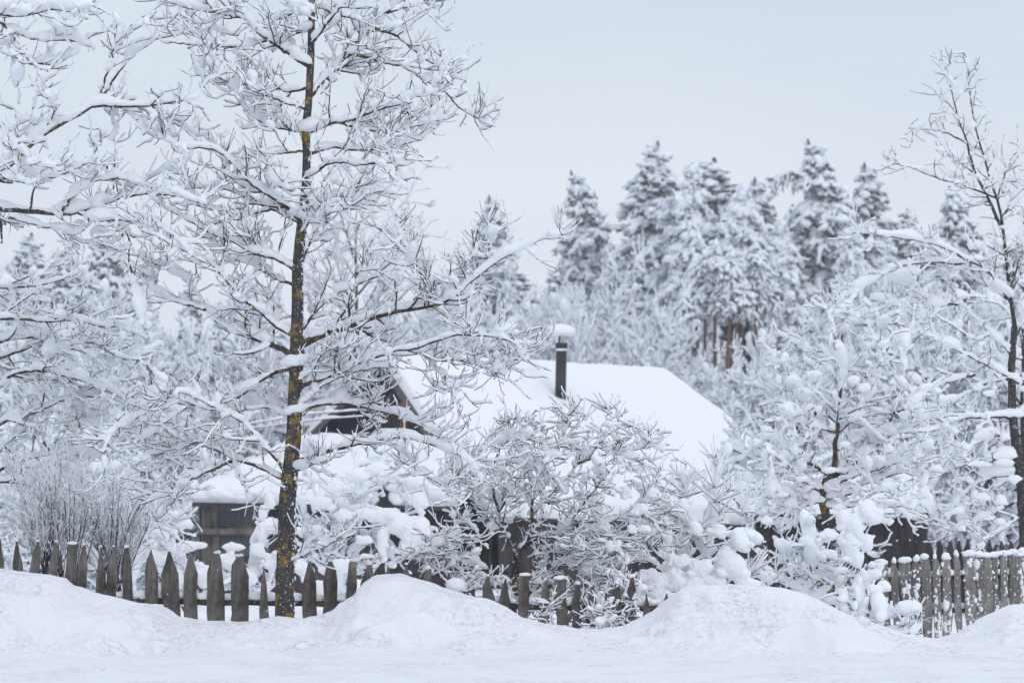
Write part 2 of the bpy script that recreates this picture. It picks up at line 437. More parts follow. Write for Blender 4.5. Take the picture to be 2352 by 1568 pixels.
# wheel-polished clods of snow on the road
cl = []
CREST = [(-300, 1330), (-120, 1300), (0, 1305), (60, 1311), (100, 1318), (150, 1328), (170, 1345), (330, 1386), (380, 1405), (410, 1428), (450, 1432), (540, 1430), (600, 1421), (640, 1415),
         (700, 1416), (760, 1409), (790, 1394), (812, 1372), (835, 1340), (852, 1329), (880, 1325), (915, 1322), (950, 1326), (1000, 1341), (1050, 1357), (1110, 1378),
         (1160, 1402), (1200, 1426), (1250, 1439), (1290, 1441), (1330, 1449), (1380, 1450), (1430, 1441), (1470, 1420), (1500, 1400), (1530, 1374), (1560, 1355),
         (1600, 1348), (1680, 1342), (1720, 1345), (1790, 1348), (1850, 1362), (1900, 1385), (1960, 1410), (2030, 1440), (2100, 1462), (2145, 1467), (2200, 1452), (2230, 1435),
         (2260, 1412), (2300, 1395), (2352, 1384), (2450, 1370), (2600, 1400)]
CD = 21.4
cw = np.array([at(x, y, CD) for x, y in CREST])
def bank(X, Y):
    c = np.interp(X, cw[:, 0], cw[:, 2]); c = np.where(np.abs(X) > 4.4, 0.22 + 0.16 * vnoise(X, 0 * X, 21, 2, 0.35), c)
    c0 = c.copy()
    wob = 0.25 * vnoise(X, 0 * X, 23, 2, 0.8)
    yb = 20.35 + wob - 0.35 * np.clip(c / 0.35, 0, 1)              # foot of the bank
    t = np.clip((Y - yb) / (CD - yb), 0, 1)
    prof = np.interp(t, [0, 0.12, 0.3, 0.55, 0.8, 0.93, 1], [0, 0.05, 0.24, 0.60, 0.88, 0.98, 1.0])
    front = c * prof
    bk = np.clip((Y - CD) / 0.75, 0, 1); back = c * (1 - bk ** 1.6) + (-0.08 - 0.3 * np.clip((X - 1.6) / 1.2, 0, 1)) * bk ** 1.6
    z = np.where(Y <= CD, front, back)
    env = np.clip(c / 0.2, 0.12, 1) * np.sin(np.pi * np.clip(t, 0.03, 1) ** 0.8) ** 0.7
    env = np.where(Y <= CD, env, 0.25)
    ridg = 1 - np.abs(vnoise(X + .3 * Y, Y * 1.5 - .2 * X, 41, 2, 1.7)) * 2.2
    lum = 0.16 * vnoise(X, Y * 1.5, 31, 2, 1.6) + 0.10 * (ridg - .6) + 0.10 * vnoise(X, Y * 1.3, 33, 3, 4.0) + 0.010 * vnoise(X, Y, 35, 2, 14)
    small = 0.014 * vnoise(X, Y, 36, 3, 5) + 0.004 * vnoise(X, Y, 37, 3, 20) + 0.02 * np.clip(vnoise(X, Y, 38, 2, 11) - .35, 0, 1)
    edge = np.clip((Y - 19.3) / 0.7, 0, 1)
    return (z + env * lum * 1.0) * edge + small * edge + roadz(X, Y) * (1 - .8 * np.clip((Y - 20) / 1, 0, 1)) + 0.002 * edge
xs = np.concatenate([np.linspace(-60, -5, 150), np.linspace(-4.95, 4.95, 760), np.linspace(5, 60, 150)])
v, q = grid(xs, np.concatenate([np.concatenate([np.linspace(15.1, 18.9, 100), np.linspace(18.92, 22.2, 270)])]), bank)
tag(link_mesh('snow_bank', v, q, mat=M['snow_bank']), None, None, kind='structure')

# ------------------------------------------------------------------ fences
def outline_picket(w, h, top, d=0.022, seg=9, lean=0.0, rough=0.004):
    """top: 'point','blunt','flat','splinter'; z from 0 to h, faces toward -Y"""
    zt = h
    tw = {'point': 0.10, 'blunt': 0.36, 'flat': 0.82, 'splinter': 0.06, 'round': 0.5}[top]
    sh = {'point': 0.17, 'blunt': 0.15, 'flat': 0.03, 'splinter': 0.32, 'round': 0.06}[top]
    zs = np.concatenate([np.linspace(0, zt - sh, seg), [zt - sh * 0.45, zt]])
    ws = np.full(len(zs), w / 2); ws[-2] = w / 2 * (tw + (1 - tw) * 0.52 + rng.uniform(-0.04, 0.06)); ws[-1] = w / 2 * tw
    l = -ws * rng.uniform(0.92, 1.05, len(zs)) + rng.normal(0, rough, len(zs)); r = ws * rng.uniform(0.92, 1.05, len(zs)) + rng.normal(0, rough, len(zs))
    sway = lean * zs + rng.normal(0, 0.002, len(zs))
    n = len(zs)
    fl = np.stack([l + sway, np.full(n, -d / 2), zs], 1); fr = np.stack([r + sway, np.full(n, -d / 2), zs], 1)
    bl_ = fl + [0, d, 0]; br_ = fr + [0, d, 0]
    # small chamfer: front face inset
    c = 0.003
    fl2 = fl + [c, -0.002, 0]; fr2 = fr + [-c, -0.002, 0]
    v = np.concatenate([fl2, fr2, fr, br_, bl_, fl]); R = lambda k: np.arange(n) + k * n
    q = []
    for a, b_ in ((0, 1), (1, 2), (2, 3), (3, 4), (4, 5), (5, 0)):
        A, B = R(a), R(b_)
        q.append(np.stack([A[:-1], B[:-1], B[1:], A[1:]], 1))
    e = n - 1; q.append(np.array([[R(0)[e], R(1)[e], R(2)[e], R(5)[e]], [R(5)[e], R(2)[e], R(3)[e], R(4)[e]]]))
    return v, np.concatenate(q), (sway[-1], w / 2 * tw)

def fence(root, items, D, mat, zb=-0.75, cap=0.0, lean=0.0, depthf=None, thick=0.022):
    for (x, y, wpx, top, ln) in items:
        Dd = D if depthf is None else depthf(x)
        p = at(x, y, Dd); w_ = wpx * (0.84 if depthf else 1.0) / F * Dd
        zbase = zb; h = p[2] - zbase
        v, q, (sx, tw) = outline_picket(w_, h, top, lean=ln, d=thick)
        mb = MB().add(v, q)
        o = mb.build('picket', mat, root, smooth=False)
        yaw = rng.uniform(-0.08, 0.08); base = np.array([p[0] - ln * h, Dd + rng.uniform(-0.01, 0.01), zbase])
        o.location = base - np.array(root.location); o.rotation_euler = (rng.uniform(-0.02, 0.02), 0, yaw)
        c = cap if cap else (0.35 if top in ('flat', 'blunt', 'round') else 0.12)
        m = MB(); hw = max(tw, 0.008)
        k = max(1, int(round(c * 2))) + 1
        cen = np.stack([sx + rng.uniform(-0.5, 0.5, k) * hw, rng.uniform(-.008, .008, k), h + 0.003 + rng.uniform(0, 0.012, k) * c * 2], 1)
        sz = np.stack([np.full(k, hw * 0.95 + 0.004), np.full(k, 0.016 + 0.012 * c), np.full(k, 0.006 + 0.028 * c)], 1) * rng.uniform(0.8, 1.2, (k, 1))
        vv, t = blobs(cen, sz, axis=np.tile([[1.0, 0, 0]], (k, 1)), level=2)
        m.add(vv, t=t)
        s = m.build('snow_cap', M['snow'], o)
    return root

def plaster(root_pickets, dens):
    """wind-blown lumps of snow stuck to the faces of pickets"""
    for o in root_pickets:
        me = o.data; co_ = np.array([v_.co[:] for v_ in me.vertices]); h = co_[:, 2].max(); w2 = np.abs(co_[:, 0]).max()
        n = int(dens * h * 60); xc = (co_[:, 0].max() + co_[:, 0].min()) / 2; hw = np.median(np.abs(co_[:, 0] - np.median(co_[:, 0])))
        slope = (co_[-1, 0] - co_[0, 0])
        z = rng.uniform(h * 0.35, h * 0.98, n); x0 = np.interp(z, [0, h], [0, np.array([c for c in co_ if c[2] > h - 1e-3])[:, 0].mean()])
        xr_ = rng.uniform(-1, 1, n) * hw * 0.95; wx = o.location.x
        kp = vnoise(xr_ * 9 + wx * 7, z * 1.0, 51, 2, 6.0) > .02; z = z[kp]; xr_ = xr_[kp]; x0 = x0[kp]; n = len(z)
        if n < 3: continue
        cen = np.stack([x0 + xr_, np.full(n, -0.012), z], 1)
        s = rng.gamma(2.0, 0.0030, n)[:, None] * np.array([[1.0, 0.6, 1.6]]) + 0.003
        vv, t = blobs(cen, s, axis=np.tile([[1.0, 0, 0]], (n, 1)), level=1, amp=0.2, flat=1)
        st = MB().add(vv, t=t).build('stuck_snow', M['snow'], o); r_ = st.modifiers.new('meld', 'REMESH'); r_.mode = 'VOXEL'; r_.voxel_size = .005; r_.use_smooth_shade = True

FD = 22.75
fr_ = thing('picket_fence', 'weathered grey picket fence with uneven pointed boards behind the snow bank', 'fence', (0, FD, 0.0))
left = [(-40, 1240, 20, 'point', .02), (0, 1237, 14, 'point', 0.0), (40, 1242, 22, 'point', -.04), (86, 1243, 24, 'point', 0.10), (129, 1244, 23, 'point', 0.12), (168, 1248, 25, 'flat', .08), (193, 1251, 21, 'point', .04), (231, 1255, 19, 'point', .02),
        (261, 1255, 25, 'point', .06), (290, 1257, 25, 'blunt', -.02), (347, 1261, 31, 'point', -.02), (388, 1266, 40, 'point', -.05), (438, 1266, 33, 'point', 0.0), (494, 1270, 41, 'blunt', -.01),
        (549, 1277, 42, 'blunt', 0.0), (607, 1300, 20, 'splinter', 0.0), (712, 1288, 33, 'point', .01), (759, 1290, 30, 'blunt', .01), (811, 1289, 20, 'flat', .05), (848, 1294, 30, 'blunt', .06), (891, 1297, 22, 'point', 0.0),
        (932, 1296, 26, 'point', -.02), (985, 1305, 28, 'blunt', 0.0), (1032, 1314, 28, 'point', .02), (1078, 1320, 30, 'blunt', 0.0), (1120, 1322, 28, 'point', -.03), (1160, 1326, 26, 'point', 0.02),
        (1203, 1322, 26, 'flat', 0.02), (1252, 1330, 24, 'point', 0.0), (1288, 1328, 27, 'flat', -.02), (1326, 1342, 25, 'blunt', 0.02), (1357, 1346, 24, 'point', 0.0), (1388, 1350, 20, 'point', -.03), (1418, 1340, 24, 'blunt', 0.03),
        (1452, 1326, 24, 'blunt', .04), (1486, 1362, 20, 'point', 0.0), (1530, 1362, 24, 'point', 0.03), (1575, 1368, 24, 'blunt', 0.0), (1625, 1372, 22, 'point', 0.0), (1680, 1376, 24, 'point', 0.0)]
fence(fr_, left, FD, M['picket'])
def rail(root, x0, y0, x1, y1, D0, D1, r, snow=0.03, mat='bark'):
    p = resample(np.array([at(x0, y0, D0), at((x0 + x1) / 2, (y0 + y1) / 2, (D0 + D1) / 2), at(x1, y1, D1)]), 40, 0.003)[None]
    v, q = tubes(p, np.full(p.shape[:2], r), 8); o = child(MB().add(v, q), 'rail', M[mat], root)
    if snow:
        n = 160; t = rng.random(n); c, T = sample(p, np.zeros(n, int), t)
        c = c + Z * (r + snow * 0.45)
        vv, tt = blobs(c, np.stack([rng.uniform(.04, .09, n), rng.uniform(.025, .04, n), snow * rng.uniform(.5, 1.0, n)], 1), axis=T, level=2)
        s = MB().add(vv, t=tt).build('rail_snow', M['snow'], None, origin=np.array(root.location)); s.parent = o
rail(fr_, -60, 1374, 1700, 1400, FD + 0.05, FD + 0.05, 0.022, 0.045)

fr2 = thing('picket_fence', 'leaning grey picket fence plastered with stuck snow at the right edge', 'fence', tuple(at(2180, 1400, 24.6)))
df = lambda x: 24.3 + (x - 2000) / 350 * 0.9
right = [(2001, 1300, 24, 'flat', .02), (2026, 1293, 30, 'flat', -.05), (2053, 1292, 20, 'round', -.06), (2078, 1288, 30, 'flat', -.06), (2103, 1286, 23, 'round', -.03), (2124, 1282, 26, 'flat', -.04),
         (2149, 1282, 20, 'round', -.03), (2173, 1283, 23, 'flat', -.02), (2198, 1276, 18, 'round', -.03), (2221, 1276, 29, 'flat', -.06), (2246, 1276, 21, 'flat', -.05), (2267, 1279, 24, 'flat', -.03), (2287, 1279, 16, 'flat', -.02),
         (2304, 1272, 18, 'round', -.03), (2326, 1268, 24, 'flat', -.03), (2347, 1270, 20, 'flat', -.02), (2372, 1270, 24, 'flat', -.02), (2398, 1270, 24, 'flat', -.02)]
fence(fr2, right, 24.6, M['picket_snow'], cap=0.75, depthf=df)
plaster([o for i, o in enumerate(fr2.children) if i % 3 != 2], 1.8)
rail(fr2, 1990, 1330, 2410, 1320, 24.38, 25.4, 0.02, 0.03)
rail(fr2, 1990, 1405, 2410, 1395, 24.38, 25.4, 0.02, 0.03)
# the long pillow of snow lying on the right-hand picket tops
n = 26; xs_ = np.linspace(2218, 2342, n); c = np.array([at(x, 1272 + 3 * math.sin(x * 0.07), df(x)) for x in xs_])
vv, tt = blobs(c, np.stack([np.full(n, .035), np.full(n, .03), rng.uniform(.016, .03, n)], 1), axis=np.tile([[1.0, .2, 0]], (n, 1)), level=2)
child(MB().add(vv, t=tt), 'snow_ridge', M['snow'], fr2)

fr3 = thing('picket_fence', 'dark pointed picket fence standing further back behind the snowy right fence', 'fence', tuple(at(2250, 1330, 33)))
back = [(x, 1238 + rng.uniform(-3, 4), 19, 'point', -.03) for x in (2060, 2090, 2134, 2158, 2182, 2203, 2222, 2248, 2273, 2300, 2322, 2343, 2370)]
fence(fr3, back, 33, M['darkpicket'], zb=-0.9)
rail(fr3, 2050, 1300, 2390, 1298, 33.1, 33.1, 0.03, 0.0, 'darktwig')

# ------------------------------------------------------------------ cottage
def prism(mb, a, b, c, d, th):
    """slab from quad a,b,c,d (ccw seen from outside), thickness th inward"""
    a, b, c, d = [np.array(x, float) for x in (a, b, c, d)]
    n = norm(np.cross(b - a, d - a)); o = -n * th
    v = np.array([a, b, c, d, a + o, b + o, c + o, d + o])
    return mb.add(v, [[0, 1, 2, 3], [7, 6, 5, 4], [4, 5, 1, 0], [5, 6, 2, 1], [6, 7, 3, 2], [7, 4, 0, 3]])

def boards(name, p0, p1, zbot, ztopf, wb, mat, parent_root, parent=None, th=0.025, gap=0.006, cutf=None):
    """vertical boards between ground points p0,p1 (xy)"""
    p0 = np.array(p0[:2], float); p1 = np.array(p1[:2], float); Ln = np.linalg.norm(p1 - p0); d = (p1 - p0) / Ln; nrm = np.array([d[1], -d[0]])
    mb = MB(); s = 0.0; k = 0
    while s < Ln - 0.02:
        ww = min(wb * rng.uniform(0.8, 1.25), Ln - s); e = s + ww - gap
        off = nrm * (0.012 * (k % 2) + rng.uniform(0, 0.006))
        a = p0 + d * s + off; b_ = p0 + d * e + off
        zt0, zt1 = ztopf(s / Ln), ztopf(e / Ln); zb_ = zbot
        segs = [(zb_, None)]
        prism(mb, (*a, zb_), (*b_, zb_), (*b_, zt1), (*a, zt0), th)
        s += ww; k += 1
    # a backing sheet so no daylight shows between the boards
    a = p0 - nrm * (th + 0.004); b_ = p1 - nrm * (th + 0.004)
    xs__ = np.linspace(0, 1, 12)
    lo_ = np.array([[*(a + (b_ - a) * t), zbot] for t in xs__]); hi_ = np.array([[*(a + (b_ - a) * t), ztopf(t) - 0.01] for t in xs__])
    i = np.arange(11); mb.add(np.concatenate([lo_, hi_]), np.stack([i, i + 1, i + 13, i + 12], 1))
    o = mb.build(name, mat, parent or parent_root, smooth=False, origin=np.array(parent_root.location)); return o

def roof_snow(A, B, C, Dq, th, nu=120, nv=90, edge=0.12, ripple=0.0, seed=1, lump=0.02, sag=0.0):
    """snow slab on the bilinear patch A(top left) B(top right) C(bottom right) D(bottom left)"""
    A, B, C, Dq = [np.array(x, float) for x in (A, B, C, Dq)]
    u = np.linspace(0, 1, nu)[None, :, None]; v = np.linspace(0, 1, nv)[:, None, None]
    P = (A * (1 - u) + B * u) * (1 - v) + (Dq * (1 - u) + C * u) * v
    n = norm(np.cross(B - A, Dq - A)); n = n if n[2] > 0 else -n
    lu = np.linalg.norm(B - A) * u[0, :, 0]; lv = np.linalg.norm(Dq - A) * v[:, 0, 0]
    LU, LV = np.meshgrid(lu, lv); du = np.minimum(LU, lu[-1] - LU); dv = np.minimum(LV, lv[-1] - LV)
    def rnd(d): t = np.clip(d / edge, 0, 1); return np.sqrt(1 - (1 - t) ** 2)
    H = th * np.minimum(rnd(du), 1) * rnd(dv) * (1 + 0.0 * LU)
    H = H + lump * (vnoise(LU, LV, seed, 3, 1.1) + 0.4 * vnoise(LU, LV, seed + 3, 2, 4.0)) * np.clip(du / .1, 0, 1) * np.clip(dv / .1, 0, 1)
    if ripple: H = H + ripple * np.sin(LU * 2 * np.pi / 0.16) * np.clip(dv / .2, 0, 1)
    jag = 0.05 * vnoise(LU, LV, seed + 9, 3, 3.0)
    slope = norm(Dq - A)
    push = np.clip((LV - (lv[-1] - 0.25)) / 0.25, 0, 1) * jag
    top = P + Z * H[..., None] + slope * push[..., None]
    bot = P.copy() - Z * 0.004
    nn = nu * nv; i = (np.arange(nv - 1)[:, None] * nu + np.arange(nu - 1)[None]); q = np.stack([i, i + nu, i + nu + 1, i + 1], -1).reshape(-1, 4)
    q2 = q[:, ::-1] + nn
    br = np.concatenate([np.arange(nu), np.arange(1, nv) * nu + nu - 1, (nv - 1) * nu + np.arange(nu - 2, -1, -1), np.arange(nv - 2, 0, -1) * nu]); b2 = np.roll(br, -1)
    q3 = np.stack([br, b2, b2 + nn, br + nn], 1)
    return np.concatenate([top.reshape(-1, 3), bot.reshape(-1, 3)]), np.concatenate([q, q2, q3])

RL = at(880, 830, 56); RR = at(1522, 868, 61.0)
dR = at(1686, 985, 59.4) - RR; ER = RR + 2.8 * dR
EL = at(1118, 1185, 51.6)
house = thing('cottage', 'old wooden cottage with broad snow covered roof, stovepipe and a low boarded porch', 'cottage', (1.0, 56, -1.3))
ho = np.array(house.location)
def hpart(mb, name, mat, parent=None, smooth=False): return mb.build(name, mat, parent or house, smooth, origin=ho)
# roof sheets (near slope, far slope) a hand's breadth thick
mb = MB(); prism(mb, EL - Z * .02, ER - Z * .02, RR - Z * .02, RL - Z * .02, 0.06)
BL_ = at(686, 1018, 57.6); BR_ = RR + (BL_ - RL)
prism(mb, RR - Z * .02, BR_ - Z * .02, BL_ - Z * .02, RL - Z * .02, 0.06)
roof = hpart(mb, 'roof', M['slate'])
v, q = roof_snow(RL, RR, ER, EL, 0.24, 220, 160, edge=0.11, ripple=0.010, seed=4, lump=0.045)
hpart(MB().add(v, q), 'roof_snow', M['snow_roof'], roof, True)
v, q = roof_snow(BL_, BR_, RR, RL, 0.2, 60, 60, edge=0.16, seed=8)
hpart(MB().add(v, q), 'roof_snow', M['snow_roof'], roof, True)
# gable wall: boards from the left foot to the right foot, tops following the rafters
gl = BL_ * 0.94 + RL * 0.06; gr = EL * 0.94 + RL * 0.06; ap = RL.copy()
GL = np.array([gl[0], gl[1]]); GR = np.array([gr[0], gr[1]]); AP = np.array([ap[0], ap[1]]) + np.array([0.10, 0.11])
inw = np.array([0.18, 0.16])
for (a, b_, za, zb_) in ((GL + inw, AP + inw, gl[2], ap[2]), (AP + inw, GR + inw, ap[2], gr[2])):
    boards('gable_wall', a, b_, -1.4, lambda t, za=za, zb_=zb_: za + (zb_ - za) * t - 0.10, 0.16, M['board'], house)
# barge boards along both verges
for (a, b_) in ((BL_, RL), (RL, EL)):
    mb = MB(); a2 = a + np.array([-.03, -.03, 0]); b2 = b_ + np.array([-.03, -.03, 0])
    prism(mb, a2 - Z * .17, b2 - Z * .17, b2 - Z * .03, a2 - Z * .03, 0.03); hpart(mb, 'barge_board', M['trim'])
# black panel painting the attic opening's shade, left of centre in the gable
t0 = GL + inw; dirg = norm(AP - GL); ng = np.array([dirg[1], -dirg[0]])
a = t0 + dirg * 0.35 + ng * 0.05; b_ = a + dirg * 1.15
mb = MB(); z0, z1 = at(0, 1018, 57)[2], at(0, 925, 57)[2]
prism(mb, (*a, z0), (*b_, z0), (*b_, z1), (*a, z1 - 0.62), 0.02); hpart(mb, 'attic_shade_panel', flat_mat('opening_shade_black', (0.012, 0.012, 0.014)))
# rear and right walls (close the volume)
E2 = ER * .97 + RR * .03
boards('side_wall', (ER[0] - .25, ER[1] + .3), (BR_[0] - .25, BR_[1] - .1), -1.5, lambda t: (ER[2] - .3) * (1 - t) + t * (BR_[2] - .3) if 0 else min(ER[2] + t * 4, BR_[2]) - .35, 0.18, M['board'], house)
boards('front_wall', (EL[0] + .2, EL[1] + .35), (ER[0] - .25, ER[1] + .3), -1.5, lambda t: (EL[2] + (ER[2] - EL[2]) * t) - 0.03, 0.18, M['board'], house)
boards('rear_wall', (BR_[0], BR_[1]), (GL[0] + .2, GL[1] + .1), -1.5, lambda t: BL_[2] - 0.25, 0.18, M['board'], house)

# chimney pipe: where the ray through its foot meets the roof snow
nrm_ = np.cross(RR - RL, EL - RL); ray = at(1285, 925, 1.0) - np.array([0, 0, CZ]); o0 = np.array([0, 0, CZ])
tt_ = np.dot(RL + Z * .2 - o0, nrm_) / np.dot(ray, nrm_); foot = o0 + ray * tt_; DC = foot[1]
px = DC / F
def lathe(prof, cx, cy, seg=28):
    prof = np.array(prof, float); n = len(prof); a = np.arange(seg) * 2 * np.pi / seg
    v = np.stack([cx + prof[:, 0:1] * np.cos(a), cy + prof[:, 0:1] * np.sin(a), prof[:, 1:2] + 0 * a], -1).reshape(-1, 3)
    i = (np.arange(n - 1) * seg)[:, None]; j = np.arange(seg)[None]; j2 = (j + 1) % seg
    return v, np.stack([i + j, i + j2, i + seg + j2, i + seg + j], -1).reshape(-1, 4)
zt = at(0, 787, DC)[2]; r0 = 12.5 * px; cxp = at(1287, 0, DC)[0]
v, q = lathe([(r0 * .5, foot[2] - .6), (r0, foot[2] - .6), (r0, zt - .9), (r0 * 1.03, zt - .9), (r0 * 1.03, zt - .86), (r0, zt - .86), (r0 * 1.0, zt - 0.08), (r0 * 1.14, zt - .08), (r0 * 1.14, zt), (r0 * .85, zt), (r0 * .85, zt - .5), (0.001, zt - .5)], cxp, DC)
# a slight lean
v[:, 0] += (v[:, 2] - foot[2]) * 0.02
pipe = hpart(MB().add(v, q), 'chimney_pipe', M['pipe'], None, True)
xr = cxp + (zt - foot[2]) * 0.02
mb = MB(); p = np.array([[[xr - 4 * px, DC, zt - .05], [xr - 5 * px, DC, zt + .06], [xr - 3 * px, DC, zt + .16]]]); v, q = tubes(p, np.full((1, 3), 2.2 * px), 6); mb.add(v, q)
p = np.array([[[xr - 6 * px, DC, zt + .13], [xr, DC, zt + .15], [xr + 5 * px, DC, zt + .14]]]); v, q = tubes(p, np.full((1, 3), 1.6 * px), 6); mb.add(v, q)
v, q = lathe([(.001, zt + .15), (r0 * 1.5, zt + .15), (r0 * 1.5, zt + .165), (.001, zt + .22)], xr, DC); mb.add(v, q)
hpart(mb, 'rain_cap', M['pipe'], pipe, False)
vv, t = blobs([[xr - 2 * px, DC, zt + .20], [xr - 14 * px, DC, zt + .17], [xr + 8 * px, DC, zt + .18]], [[.27, .24, .16], [.17, .16, .11], [.20, .17, .12]], axis=[[1, 0, 0]] * 3, level=3, amp=0.05, flat=0.45)
hpart(MB().add(vv, t=t), 'cap_snow', M['snow_roof'], pipe, True)
vv, t = blobs([[xr - 1 * px, DC - r0 * .8, zt - .135]], [[r0 * 1.1, .06, .028]], axis=[[1, 0, 0.0]], level=3, amp=0.06)
hpart(MB().add(vv, t=t), 'ledge_snow', M['snow_roof'], pipe, True)

# low boarded porch in front of the gable
PD = 49.5
pl, pr = at(462, 1160, PD), at(1040, 1170, PD)
ztop = pl[2] + 0.02
boards('porch_wall', (pr[0] - 0.95, PD + 0.05), (pr[0], PD), -1.7, lambda t: ztop, 0.15, M['board'], house)
boards('porch_wall', (pl[0] - .0, PD), (pl[0] + .22, PD), -1.7, lambda t: ztop, 0.1, M['trim'], house)
boards('porch_wall', (pl[0] + .22, PD + .06), (pr[0] - .95, PD + .06), -1.7, lambda t: ztop, 0.16, M['board'], house)
boards('porch_wall', (pl[0] - .02, PD + 2.6), (pl[0] - .02, PD + .04), -1.7, lambda t: ztop, 0.16, M['board'], house)
boards('porch_wall', (pr[0], PD), (pr[0] + .1, PD + 3.2), -1.7, lambda t: ztop, 0.16, M['board'], house)
# windows
def window(x0, y0, x1, y1, D, mull=()):
    a = at(x0, y1, D); b_ = at(x1, y0, D); fw = 0.05
    def box(mb, xa, za, xb, zb_, ya, yb): prism(mb, (xa, ya, za), (xb, ya, za), (xb, ya, zb_), (xa, ya, zb_), yb - ya)
    mb = MB(); fz = 0.11
    box(mb, a[0] - fz, a[2] - fz, a[0], b_[2] + fz, D - .06, D + .02); box(mb, b_[0], a[2] - fz, b_[0] + fz, b_[2] + fz, D - .06, D + .02)
    box(mb, a[0], b_[2], b_[0], b_[2] + fz, D - .057, D + .02); box(mb, a[0], a[2] - fz, b_[0], a[2], D - .057, D + .02)
    wn = hpart(mb, 'window', M['trim'])
    mb = MB()
    for m_ in mull:
        xm = at(m_, 0, D)[0]; box(mb, xm - .022, a[2], xm + .022, b_[2], D - .045, D + .01)
    if mull: hpart(mb, 'glazing_bar', M['trim'], wn)
    mb = MB(); box(mb, a[0], a[2], b_[0], b_[2], D - .02, D + .005); hpart(mb, 'pane', M['glass'], wn)
window(504, 1173, 592, 1206, PD - .02, (549,))
window(504, 1229, 592, 1262, PD - .02, (549,))
mb = MB(); a = at(455, 1226, PD); b_ = at(640, 1212, PD); prism(mb, (a[0], PD - .16, a[2]), (b_[0], PD - .16, a[2]), (b_[0], PD - .16, b_[2]), (a[0], PD - .16, b_[2]), .08); hpart(mb, 'cross_beam', M['trim'])
# porch roof and its snow
A = at(680, 1030, 56.0); B = at(1030, 1042, 53.6); C = at(1052, 1162, PD - .35); Dq = at(432, 1152, PD - .35)
mb = MB(); prism(mb, Dq - Z * .01, C - Z * .01, B - Z * .01, A - Z * .01, 0.06); pr_ = hpart(mb, 'porch_roof', M['slate'])
v, q = roof_snow(A, B, C, Dq, 0.30, 160, 120, edge=0.26, seed=14, lump=0.06)
hpart(MB().add(v, q), 'roof_snow', M['snow_roof'], pr_, True)
# snow rolling over the porch eave
n = 60; xs_ = np.concatenate([rng.uniform(440, 640, 18), rng.uniform(820, 1045, 42)]); keep = (xs_ < 858) | (xs_ > 906); xs_ = xs_[keep]; n = len(xs_)
big = (xs_ > 800)
c = np.array([at(x, 1142 + rng.uniform(-14, 8) - (16 if g else 0), PD - .4) for x, g in zip(xs_, big)])
sz = np.stack([rng.uniform(.14, .26, n), rng.uniform(.14, .2, n), rng.uniform(.08, .13, n) * (1 + .5 * big)], 1)
vv, t = blobs(c, sz, axis=np.tile([[1.0, 0, 0]], (n, 1)), level=3, amp=0.1, flat=0.8)
hpart(MB().add(vv, t=t), 'eave_snow', M['snow_roof'], pr_, True)
# near-black box for the vent breaking through the porch snow, with a small bulb
mb = MB(); a = at(866, 1165, PD - .75); b_ = at(900, 1112, PD - .75)
prism(mb, (a[0], PD - .75, a[2]), (b_[0], PD - .75, a[2]), (b_[0], PD - .75, b_[2]), (a[0], PD - .75, b_[2]), .5); niche = hpart(mb, 'niche_shade_box', flat_mat('niche_shade_black', (0.014, 0.014, 0.016)))  # solid box; its black paints the shade inside a niche
vv, t = blobs([at(881, 1136, PD - .78)], [[.035, .03, .035]], level=2, amp=.02, flat=1); hpart(MB().add(vv, t=t), 'bulb', M['snow_roof'], niche, True)
vv, t = blobs([at(862, 1106, PD - .7), at(884, 1098, PD - .7), at(908, 1112, PD - .7), at(856, 1135, PD - .7), at(912, 1140, PD - .7)], [[.2, .2, .15], [.22, .2, .12], [.2, .2, .16], [.12, .15, .2], [.12, .15, .2]], level=3, amp=.1)
hpart(MB().add(vv, t=t), 'niche_snow', M['snow_roof'], niche, True)
# rusty stovepipe beside the gable
v, q = lathe([(.01, at(0, 1075, 52)[2]), (.07, at(0, 1075, 52)[2]), (.07, at(0, 935, 52)[2]), (.085, at(0, 934, 52)[2]), (.085, at(0, 926, 52)[2]), (.05, at(0, 926, 52)[2]), (.04, at(0, 950, 52)[2])], at(923, 0, 52)[0], 52.0, 20)
hpart(MB().add(v, q), 'stovepipe', M['rust'], None, True)

# ------------------------------------------------------------------ shed on the right
SD = 40.0
shed = thing('shed', 'low shed of dark vertical boards half hidden behind the snowy trees on the right', 'shed', tuple(at(1930, 1400, SD)))
so = np.array(shed.location)
a, b_ = at(1735, 1195, SD + 1.0), at(2122, 1190, SD - .4)
zl, zr = at(0, 1196, SD)[2], at(0, 1186, SD)[2]
boards('shed_wall', a, b_, -1.5, lambda t: zl + (zr - zl) * t, 0.105, M['board'], shed)
boards('shed_wall', b_, (b_[0] + .5, SD + 3), -1.5, lambda t: zr, 0.11, M['board'], shed)
